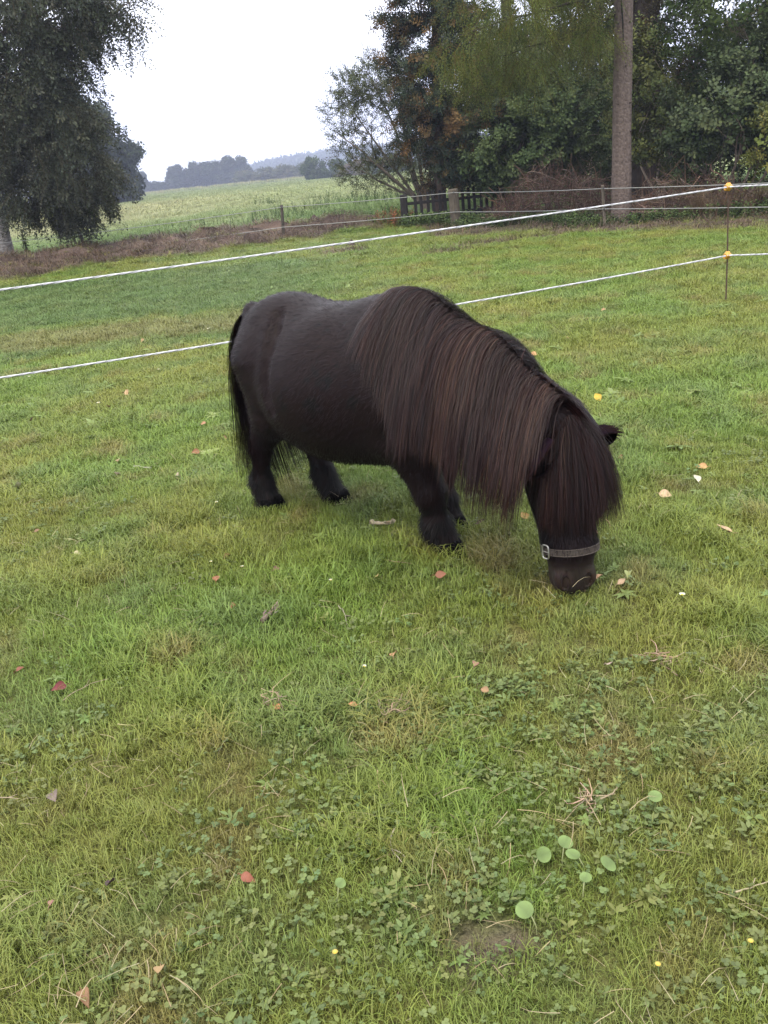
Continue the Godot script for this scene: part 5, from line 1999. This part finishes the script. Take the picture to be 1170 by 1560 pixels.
	for k in 9000:
		var x := rng.randf_range(-9.5, 8.0)
		var z := rng.randf_range(-13.5, -25.5)
		if soil_amount(x, z) < 0.35 or mid_noise.get_noise_2d(x * 1.2 + 3.0, z * 1.2) < -0.22 or rng.randf() < (0.7 if x > 1.5 else 0.0):
			continue
		w.append(Transform3D(Basis.from_euler(Vector3(rng.randfn() * 0.3, rng.randf() * TAU, rng.randfn() * 0.3)).scaled(Vector3(1.4, rng.randf_range(0.5, 1.3), 1.4)), Vector3(x, land_height(x, z), z)))
		t.append(vary(Color(0.070, 0.048, 0.036).lerp(Color(0.150, 0.108, 0.080), rng.randf()), 0.25))
	scatter("dead_grass", dead, w, t, self, "brown dead grass and straw on the bare earth", "dead grass")

	# the field
	var meadow := tuft_mesh(26, 0.20, 0.16, 0.011, 0.7, 311, 0.15)
	var far_meadow := tuft_mesh(26, 0.26, 0.5, 0.05, 0.5, 312, 0.2)
	w = []
	t = PackedColorArray()
	w2 = []
	t2 = PackedColorArray()
	for k in 30000:
		var d := lerpf(22.5, 62.0, pow(rng.randf(), 1.5))
		var x := rng.randf_range(-0.5 * d - 1.0, 0.30 * d)
		if soil_amount(x, -d) > 0.4 or (d < 26.0 and x > 3.5):
			continue
		var tall := 0.7 + 0.8 * smooth(-0.1, 0.3, wide_noise.get_noise_2d(x * 0.8, d * 0.5)) + 0.5 * smooth(-6.0, 1.0, x)
		w.append(Transform3D(Basis(Vector3.UP, rng.randf() * TAU).scaled(Vector3(1.0, tall * rng.randf_range(0.6, 1.1), 1.0) * (0.7 + d * 0.009)), Vector3(x, land_height(x, -d), -d)))
		t.append(vary(field_tint(x, -d), 0.2))
	for k in 26000:
		var d := lerpf(58.0, 285.0, pow(rng.randf(), 1.6))
		var x := rng.randf_range(-0.5 * d, 0.25 * d)
		var tall := 1.0
		if d > 255.0:
			tall = 2.6
		w2.append(Transform3D(Basis(Vector3.UP, rng.randf() * TAU).scaled(Vector3(1.0, tall * rng.randf_range(0.6, 1.1), 1.0) * (0.6 + d * 0.004)), Vector3(x, land_height(x, -d), -d)))
		t2.append(vary(field_tint(x, -d), 0.15))
	scatter("field_grass", meadow, w, t, self, "tall grass of the near part of the field", "grass")
	scatter("field_grass", far_meadow, w2, t2, self, "pale grass of the far part of the field", "grass")

	# darker tall weeds in the field
	w = []
	t = PackedColorArray()
	for c in [[Vector2(-4.2, -46.0), 0.9, 24, 0.6], [Vector2(-1.6, -36.0), 2.2, 60, 0.55], [Vector2(-0.3, -41.0), 2.2, 46, 0.65], [Vector2(1.2, -33.0), 1.2, 60, 0.7], [Vector2(-2.4, -29.5), 1.3, 60, 0.5], [Vector2(-0.5, -27.0), 1.2, 60, 0.45], [Vector2(-5.0, -31.0), 2.0, 50, 0.4]]:
		for k in int(c[2]):
			var x: float = c[0].x + rng.randfn() * c[1] * 0.5
			var z: float = c[0].y + rng.randfn() * c[1] * 0.7
			w.append(Transform3D(Basis.from_euler(Vector3(rng.randfn() * 0.2, rng.randf() * TAU, rng.randfn() * 0.2)).scaled(Vector3(1.2, 2.4, 1.2) * c[3] * rng.randf_range(0.7, 1.3)), Vector3(x, land_height(x, z), z)))
			t.append(vary(Color(0.062, 0.098, 0.036), 0.25))
	scatter("tall_weeds", spray_mesh(22, 0.30, 0.10, 0.022, 0.6, 315), w, t, self, "darker tall weeds standing in the near field", "weeds")


# a round leaflet with a notch
func round_leaf_face(mb: MB, at: Vector3, d: Vector3, up: Vector3, size: float, col: Color, bowl := 0.15, notch := 0.18, sides := 9) -> void:
	var s := d.cross(up).normalized()
	up = s.cross(d).normalized()
	var cen := at + d * size * 0.62
	var mid := mb.vert(cen - up * size * bowl, up, col)
	var first := mb.v.size()
	for k in sides:
		var a := TAU * k / sides
		var r := size * 0.62 * (1.0 - notch * pow(maxf(0.0, cos(a)), 12.0))
		var out := d * cos(a) + s * sin(a)
		mb.vert(cen + out * r, (up - out * bowl * 1.2).normalized(), col * (0.95 + 0.1 * cos(a)))
	for k in sides:
		mb.tri(mid, first + k, first + (k + 1) % sides)


# ---------------------------------------------------------------- fallen leaves, flowers, twigs

func bit_list() -> Array:
	return [
		["leaf", Vector3(-0.631, 0, -3.215), 0.041, Color(0.168, 0.073, 0.036), "curled brown leaf with a pale rim, uppermost of three left of the tan bark stick"],
		["leaf", Vector3(-0.648, 0, -3.022), 0.0369, Color(0.202, 0.084, 0.039), "orange brown leaf just below the curled brown leaf, left of the bark stick"],
		["leaf", Vector3(-0.551, 0, -2.767), 0.0279, Color(0.235, 0.106, 0.050), "small orange leaf lowest of three left of the tan bark stick"],
		["leaf", Vector3(-1.028, 0, -2.342), 0.0476, Color(0.123, 0.025, 0.028), "dark red curled leaf lying in the grass near the left edge"],
		["leaf", Vector3(-1.193, 0, -2.474), 0.0262, Color(0.134, 0.045, 0.025), "small red brown leaf above and left of the dark red curled leaf"],
		["leaf", Vector3(-1.284, 0, -3.414), 0.0369, Color(0.291, 0.258, 0.146), "pale straw coloured leaf on the lawn below the lower rope at the left"],
		["leaf", Vector3(-1.549, 0, -3.717), 0.0262, Color(0.146, 0.084, 0.045), "brown leaf nearest the left edge, above the pale straw coloured leaf"],
		["leaf", Vector3(-0.882, 0, -1.817), 0.0426, Color(0.123, 0.092, 0.078), "grey brown leaf in the lower left grass, beside a dry twig"],
		["leaf", Vector3(-0.364, 0, -1.478), 0.0328, Color(0.168, 0.056, 0.031), "red brown leaf low in the grass, left of the near round green leaves"],
		["leaf", Vector3(-0.506, 0, -1.260), 0.0295, Color(0.280, 0.190, 0.095), "tan leaf nearest the bottom left of the picture"],
		["leaf", Vector3(-0.772, 0, -1.464), 0.023, Color(0.235, 0.123, 0.095), "pinkish brown leaf in a dry patch in the lower left grass"],
		["leaf", Vector3(-0.661, 0, -1.502), 0.0279, Color(0.056, 0.031, 0.039), "dark purple brown leaf sunk in the lower left grass"],
		["leaf", Vector3(-0.639, 0, -1.223), 0.0344, Color(0.168, 0.090, 0.045), "rusty leaf on edge close to the bottom left corner"],
		["leaf", Vector3(0.179, 0, -2.858), 0.041, Color(0.168, 0.062, 0.031), "rust brown leaf on the grass below the pony's near front hoof"],
		["leaf", Vector3(-0.046, 0, -2.883), 0.0312, Color(0.308, 0.235, 0.101), "yellowish leaf left of the rust brown leaf below the front hoof"],
		["leaf", Vector3(-0.014, 0, -2.347), 0.0369, Color(0.325, 0.185, 0.095), "upright tan orange leaf alone in the middle of the lawn"],
		["leaf", Vector3(-0.348, 0, -2.111), 0.0344, Color(0.308, 0.123, 0.048), "bright orange leaf caught in dry twigs left of the centre"],
		["leaf", Vector3(-0.139, 0, -2.088), 0.0262, Color(0.314, 0.162, 0.073), "small orange leaf between the two dry twig tangles"],
		["leaf", Vector3(0.222, 0, -2.244), 0.0312, Color(0.235, 0.134, 0.090), "pinkish tan leaf with a straw, below the pony's forelock side"],
		["leaf", Vector3(0.227, 0, -2.097), 0.0279, Color(0.202, 0.123, 0.062), "dull tan leaf under the pinkish tan leaf in the middle lawn"],
		["leaf", Vector3(-0.423, 0, -3.044), 0.0328, Color(0.224, 0.134, 0.101), "pinkish leaf above the tan bark stick"],
		["leaf", Vector3(0.711, 0, -2.714), 0.0328, Color(0.325, 0.190, 0.095), "orange tan leaf just right of the pony's nose"],
		["leaf", Vector3(0.766, 0, -2.656), 0.0312, Color(0.308, 0.213, 0.134), "pale tan leaf second to the right of the pony's nose"],
		["leaf", Vector3(0.809, 0, -2.718), 0.0394, Color(0.202, 0.224, 0.078), "pale green fallen leaf right of the pony's nose"],
		["leaf", Vector3(0.595, 0, -2.163), 0.0246, Color(0.347, 0.258, 0.224), "pinkish white leaf in the grass below the pony's nose"],
		["leaf", Vector3(1.305, 0, -5.006), 0.0574, Color(0.448, 0.291, 0.039), "bright yellow leaf on the grass behind the pony's left ear"],
		["leaf", Vector3(1.193, 0, -6.391), 0.0574, Color(0.347, 0.190, 0.084), "orange leaf on the lawn behind the pony's neck"],
		["leaf", Vector3(1.566, 0, -6.885), 0.0492, Color(0.325, 0.213, 0.095), "tan orange leaf above the orange leaf behind the neck"],
		["leaf", Vector3(1.862, 0, -7.471), 0.0492, Color(0.347, 0.252, 0.134), "light tan leaf farthest up the lawn toward the fence rod"],
		["leaf", Vector3(2.128, 0, -7.966), 0.0451, Color(0.280, 0.168, 0.084), "small rusty leaf nearest to the foot of the fence rod"],
		["leaf", Vector3(1.427, 0, -3.701), 0.0508, Color(0.370, 0.213, 0.090), "tan orange leaf right of the forelock, above two pale leaves"],
		["leaf", Vector3(1.342, 0, -3.540), 0.0451, Color(0.370, 0.347, 0.269), "whitish narrow leaf just under the tan orange leaf at the right"],
		["leaf", Vector3(1.166, 0, -3.411), 0.0533, Color(0.370, 0.258, 0.157), "large pale tan leaf right of the pony's forelock"],
		["leaf", Vector3(1.240, 0, -2.968), 0.0615, Color(0.358, 0.246, 0.151), "largest tan leaf, near the right edge"],
		["leaf", Vector3(1.129, 0, -3.933), 0.0369, Color(0.235, 0.134, 0.067), "small brown leaf beside the tips of the forelock"],
		["leaf", Vector3(0.564, 0, -3.322), 0.0492, Color(0.347, 0.185, 0.056), "orange leaf under the mane, left of the pony's cheek"],
		["leaf", Vector3(0.382, 0, -3.285), 0.041, Color(0.095, 0.050, 0.048), "purplish brown leaf in the shade under the mane"],
		["leaf", Vector3(0.790, 0, -3.071), 0.0369, Color(0.235, 0.112, 0.039), "rust orange leaf touching the right end of the noseband"],
		["leaf", Vector3(-1.783, 0, -6.449), 0.0615, Color(0.347, 0.224, 0.118), "big tan leaf on the left lawn just below the lower rope"],
		["leaf", Vector3(-1.820, 0, -6.445), 0.0328, Color(0.123, 0.062, 0.042), "small dark leaf touching the big tan leaf below the lower rope"],
		["leaf", Vector3(-1.817, 0, -6.023), 0.0451, Color(0.280, 0.185, 0.106), "dull tan leaf below the big tan leaf on the left lawn"],
		["leaf", Vector3(-1.052, 0, -5.336), 0.0451, Color(0.280, 0.151, 0.078), "brown leaf left of the pony's tail, the upper of two"],
		["leaf", Vector3(-0.877, 0, -4.974), 0.041, Color(0.224, 0.123, 0.067), "brown leaf left of the pony's tail, the lower of two"],
		["leaf", Vector3(-0.997, 0, -4.697), 0.0492, Color(0.202, 0.095, 0.045), "red brown leaf on the lawn left of the tail's end"],
		["leaf", Vector3(-1.438, 0, -4.734), 0.0492, Color(0.258, 0.179, 0.101), "tan leaf on the left lawn, above a dark brown leaf"],
		["leaf", Vector3(-1.378, 0, -4.489), 0.0451, Color(0.101, 0.062, 0.042), "dark brown leaf in the middle of the left lawn"],
		["leaf", Vector3(-1.044, 0, -4.343), 0.0451, Color(0.280, 0.224, 0.140), "pale tan leaf left of the near hind hoof"],
		["leaf", Vector3(-2.296, 0, -5.878), 0.041, Color(0.112, 0.073, 0.050), "small dark brown leaf at the far left of the lawn"],
		["leaf", Vector3(-1.872, 0, -4.408), 0.0574, Color(0.291, 0.280, 0.168), "pale green grey leaf at the left edge of the lawn"],
		["leaf", Vector3(-2.180, 0, -8.779), 0.0574, Color(0.336, 0.224, 0.112), "orange tan leaf in the strip between the two ropes at the left"],
		["leaf", Vector3(-1.598, 0, -9.203), 0.0492, Color(0.403, 0.370, 0.269), "cream leaf between the two ropes, left of the pony's rump"],
		["daisy", Vector3(-0.214, 0, -2.883), 0.016, Color(0.448, 0.448, 0.403), "white daisy bud in the grass below the pony's belly"],
		["daisy", Vector3(-0.103, 0, -2.269), 0.016, Color(0.448, 0.448, 0.403), "white daisy bud beside the upright tan orange leaf"],
		["daisy", Vector3(-0.685, 0, -3.154), 0.014, Color(0.448, 0.448, 0.403), "white daisy bud between the brown leaves left of the bark stick"],
		["daisy", Vector3(-0.556, 0, -3.081), 0.014, Color(0.448, 0.448, 0.403), "white daisy bud right of the curled brown leaf"],
		["daisy", Vector3(0.921, 0, -2.510), 0.022, Color(0.448, 0.448, 0.403), "white clover flower right of and below the pony's nose"],
		["daisy", Vector3(-0.173, 0, -1.255), 0.013, Color(0.448, 0.448, 0.403), "yellow dandelion bud low in the near grass"],
		["daisy", Vector3(-1.920, 0, -6.156), 0.03, Color(0.448, 0.448, 0.403), "pale flower head under the big tan leaf on the left lawn"],
		["daisy", Vector3(-1.704, 0, -7.187), 0.024, Color(0.448, 0.448, 0.403), "white daisy just under the lower rope at the left"],
		["daisy", Vector3(-0.759, 0, -3.827), 0.02, Color(0.448, 0.448, 0.403), "white daisy left of the near hind hoof"],
		["daisy", Vector3(-2.843, 0, -7.436), 0.024, Color(0.448, 0.448, 0.403), "white daisy at the left edge under the lower rope"],
		["daisy", Vector3(0.581, 0, -1.189), 0.012, Color(0.448, 0.448, 0.403), "pale yellow flower head near the bottom right edge"],
		["daisy", Vector3(0.404, 0, -1.161), 0.012, Color(0.448, 0.448, 0.403), "pale yellow flower head among the clover at the lower right"],
		["round", Vector3(0.194, 0, -1.310), 0.0288, Color(0.095, 0.140, 0.040), "largest round green leaf, at the edge of the bare earth spot"],
		["round", Vector3(0.311, 0, -1.477), 0.0259, Color(0.095, 0.140, 0.040), "uppermost of five round green leaves at the lower right"],
		["round", Vector3(0.319, 0, -1.442), 0.0245, Color(0.095, 0.140, 0.040), "round green leaf touching the uppermost one at the lower right"],
		["round", Vector3(0.259, 0, -1.448), 0.0259, Color(0.095, 0.140, 0.040), "leftmost of five round green leaves at the lower right, on a pale stalk"],
		["round", Vector3(0.382, 0, -1.404), 0.0288, Color(0.095, 0.140, 0.040), "rightmost of five round green leaves at the lower right"],
		["round", Vector3(0.328, 0, -1.374), 0.0202, Color(0.095, 0.140, 0.040), "lowest of five round green leaves at the lower right"],
		["round", Vector3(-0.165, 0, -1.428), 0.0187, Color(0.095, 0.140, 0.040), "small round green leaf left of the bare earth spot"],
		["round", Vector3(0.021, 0, -1.539), 0.0202, Color(0.095, 0.140, 0.040), "round green leaf beside a pinkish dry stalk in the near grass"],
		["round", Vector3(0.537, 0, -1.591), 0.0245, Color(0.095, 0.140, 0.040), "pale round leaf in the clover right of the pony's nose line"],
		["twig", Vector3(-0.438, -0.389, -2.634), -2.712, Color(0.130, 0.095, 0.077), "grey brown stick of bark lying left of the centre", 0.009],
		["twig", Vector3(-0.994, -0.888, -2.267), -2.366, Color(0.210, 0.165, 0.110), "long bent straw below the dark red curled leaf", 0.00154],
		["twig", Vector3(-0.794, -0.710, -2.110), -2.184, Color(0.250, 0.230, 0.100), "yellowish straw with a thick end on the left", 0.00182],
		["twig", Vector3(-0.045, -0.036, -1.594), -1.483, Color(0.300, 0.260, 0.190), "pale curved stalk standing in the near grass", 0.00196],
		["twig", Vector3(-0.079, -0.076, -1.794), -1.716, Color(0.250, 0.180, 0.100), "short tan stalk above the pale curved stalk", 0.00182],
		["twig", Vector3(0.877, 0.888, -2.002), -1.902, Color(0.210, 0.230, 0.120), "thick green grass stem lying near the right edge", 0.00196],
		["twig", Vector3(-0.013, 0.082, -3.043), -2.980, Color(0.240, 0.180, 0.110), "dry forked straw between the hooves and the rust brown leaf", 0.00182],
		["twig", Vector3(-1.030, -0.970, -1.839), -1.828, Color(0.240, 0.190, 0.130), "pale dry twig at the left edge beside the grey brown leaf", 0.00182],
		["twig", Vector3(-1.316, -1.203, -4.584), -4.504, Color(0.330, 0.310, 0.240), "whitish straw on the left lawn beside the dark brown leaf", 0.0021],
		["twig", Vector3(0.006, 0.067, -1.556), -1.557, Color(0.220, 0.180, 0.110), "straw with a pinkish tip by a round green leaf", 0.00196],
		["twig", Vector3(0.608, 0.679, -1.318), -1.334, Color(0.250, 0.210, 0.130), "branched pale straw near the lower right edge", 0.0021],
		["twig", Vector3(-0.405, -0.325, -2.225), -2.061, Color(0.250, 0.190, 0.120), "dry twigs crossing at the bright orange leaf", 0.00182],
		["twig", Vector3(-0.184, -0.156, -2.698), -2.554, Color(0.230, 0.190, 0.150), "grey forked twig above the upright tan leaf", 0.00182],
		["tangle", Vector3(-0.042, 0, -2.039), 0.075, Color(0.224, 0.157, 0.106), "tangle of dry pinkish roots in the middle of the near lawn"],
		["tangle", Vector3(-0.358, 0, -2.142), 0.08, Color(0.224, 0.157, 0.106), "tangle of dry stalks round the bright orange leaf"],
		["tangle", Vector3(0.402, 0, -1.625), 0.06, Color(0.224, 0.157, 0.106), "small tangle of pinkish dry stalks above the round green leaves"],
		["tangle", Vector3(0.744, 0, -2.188), 0.08, Color(0.224, 0.157, 0.106), "tangle of dry pale grass below and right of the pony's nose"],
		["lichen", Vector3(-0.017, 0, -3.398), 0.085, Color(0.314, 0.263, 0.185), "pale lobed piece of lichened bark on the grass in front of the belly"],
	]


func build_bits() -> void:
	var mat := tinted(0.6, 0.4, 0.3)
	for e in bit_list():
		var at: Vector3 = e[1]
		var s: float = e[2]
		var col: Color = e[3]
		var mb := MB.new()
		if e[0] == "twig":
			var a := Vector3(at.x, 0.03, at.z)
			var b := Vector3(at.y, 0.03, s)
			a.y += land_height(a.x, a.z)
			b.y += land_height(b.x, b.z)
			var thick: float = e[5]
			if thick > 0.005:
				var pts := limb(mb, a + Vector3(0, 0.006, 0), b + Vector3(0, 0.012, 0), thick, thick * 0.8, 0.006, 9, col)
				for k in 14:
					var q := pts[1 + rng.randi() % 6] + Vector3(rng.randfn(), absf(rng.randfn()), rng.randfn()) * 0.006
					mb.leaf(q, (b - a).normalized() + Vector3(rng.randfn(), rng.randfn(), rng.randfn()) * 0.2, Vector3.UP, 0.03, 0.008, 0.3, 0.1, vary(col, 0.35), 2)
			else:
				var pts := limb(mb, a, b, thick, thick * 0.5, a.distance_to(b) * 0.10, 6, col)
				limb(mb, pts[4], pts[4] + (b - a).normalized().rotated(Vector3.UP, 0.7) * a.distance_to(b) * 0.35, thick * 0.6, thick * 0.3, 0.004, 5, col)
			var o := part("twig" if thick < 0.005 else "bark_stick", mb.mesh(mat), self)
			tag(o, e[4], "twig", "twigs and straws on the lawn")
			continue
		var up := 0.022
		if e[0] == "leaf":
			var turn := rng.randf() * TAU
			var d := Vector3(cos(turn), rng.randf_range(0.0, 0.35), sin(turn)).normalized()
			var n := (Vector3.UP * 0.9 + Vector3(0, 0, 0.55) + Vector3(rng.randfn(), 0, rng.randfn()) * 0.35).normalized()
			mb.leaf(-d * s * 0.5 + Vector3(0, up, 0), d, n, s, s * rng.randf_range(0.6, 0.8), rng.randf_range(0.15, 0.8), rng.randf_range(-0.7, 0.7), col, 8)
			for k in mb.c.size():
				var f := 0.8 + 0.5 * absf(fine_noise.get_noise_3dv((mb.v[k] + at) * 22.0)) + (0.12 if k % 3 == 0 else 0.0)
				mb.c[k] = mb.c[k] * f
			mb.tube(PackedVector3Array([-d * s * 0.5 + Vector3(0, up, 0), -d * s * 0.68 + Vector3(0, up + 0.003, 0), -d * s * 0.85 + Vector3(0, up - 0.004, 0)]), PackedFloat32Array([0.0012, 0.0010, 0.0008]), 4, col * 0.8, col * 0.7)
		elif e[0] == "daisy":
			mb.tube(PackedVector3Array([Vector3(0, -0.01, 0), Vector3(0.002, 0.02, 0.001), Vector3(0, 0.04, 0)]), PackedFloat32Array([0.0009, 0.0009, 0.0012]), 4, Color(0.1, 0.16, 0.05), Color(0.12, 0.17, 0.06))
			var petal := Color(0.36, 0.28, 0.06) if "yellow" in e[4] else col
			for k in 14:
				var a := TAU * k / 14.0
				var d := Vector3(cos(a), 0.8, sin(a)).normalized()
				mb.leaf(Vector3(0, 0.04, 0), d, Vector3.UP, s * 0.6, s * 0.22, 0.1, -0.1, petal, 3)
			mb.lathe(Transform3D(Basis.IDENTITY, Vector3(0, 0.04, 0)), PackedVector2Array([Vector2(0, 0), Vector2(s * 0.2, s * 0.1), Vector2(s * 0.16, s * 0.25), Vector2(0, s * 0.3)]), 8, Color(0.55, 0.40, 0.05), Color(0.6, 0.45, 0.06))
		elif e[0] == "round":
			var turn := rng.randf() * TAU
			var d := Vector3(cos(turn), 0.12, sin(turn)).normalized()
			var n := (Vector3.UP + Vector3(rng.randfn() * 0.3, 0, 0.35 + rng.randfn() * 0.35)).normalized()
			round_leaf_face(mb, Vector3(0, 0.045, 0) - d * s * 0.6, d, n, s, col, 0.14, 0.0, 22)
			for k in mb.c.size():
				mb.c[k] = mb.c[k] * (0.8 + 0.4 * absf(sin(k * 2.9)))
			mb.tube(PackedVector3Array([Vector3(0, 0.043, 0) - d * s * 0.5, Vector3(0, 0.025, 0) - d * s * 0.9, Vector3(0, -0.01, 0) - d * s]), PackedFloat32Array([0.0014, 0.0014, 0.0014]), 5, Color(0.25, 0.27, 0.13), Color(0.2, 0.22, 0.1))
		elif e[0] == "tangle":
			for k in 16:
				var q := Vector3(rng.randfn(), 0, rng.randfn()) * s * 0.18 + Vector3(0, rng.randf_range(0.012, 0.045), 0)
				var a := rng.randf() * TAU
				var r := Vector3(cos(a), rng.randf_range(-0.2, 0.35), sin(a)) * s * rng.randf_range(0.3, 1.0)
				limb(mb, q, q + r, 0.0021, 0.0009, s * 0.14, 5, vary(col, 0.3))
		elif e[0] == "lichen":
			var pts := limb(mb, Vector3(-0.045, 0.040, 0), Vector3(0.048, 0.036, 0.012), 0.007, 0.006, 0.006, 7, col)
			for k in 26:
				var q := pts[rng.randi() % 8]
				var a := rng.randf() * TAU
				var d := Vector3(cos(a) * 0.7, rng.randf_range(0.2, 1.0), sin(a))
				round_leaf_face(mb, q, d.normalized(), Vector3(rng.randfn(), 0.6, 1).normalized(), rng.randf_range(0.008, 0.017), vary(col, 0.25), -0.2, 0.4, 8)
		var names := {"leaf": "fallen_leaf", "daisy": "flower", "round": "round_leaf", "tangle": "stalk_tangle", "lichen": "bark_piece"}
		var cats := {"leaf": "leaf", "daisy": "flower", "round": "leaf", "tangle": "dry stalks", "lichen": "bark"}
		var groups := {"leaf": "fallen leaves on the lawn", "daisy": "small flowers in the lawn", "round": "round green leaves in the near lawn", "tangle": "tangles of dry stalks in the lawn", "lichen": ""}
		var o := part(names[e[0]], mb.mesh(mat), self)
		o.position = Vector3(at.x, land_height(at.x, at.z) + (0.012 if e[0] == "leaf" else 0.0), at.z)
		tag(o, e[4], cats[e[0]], groups[e[0]])
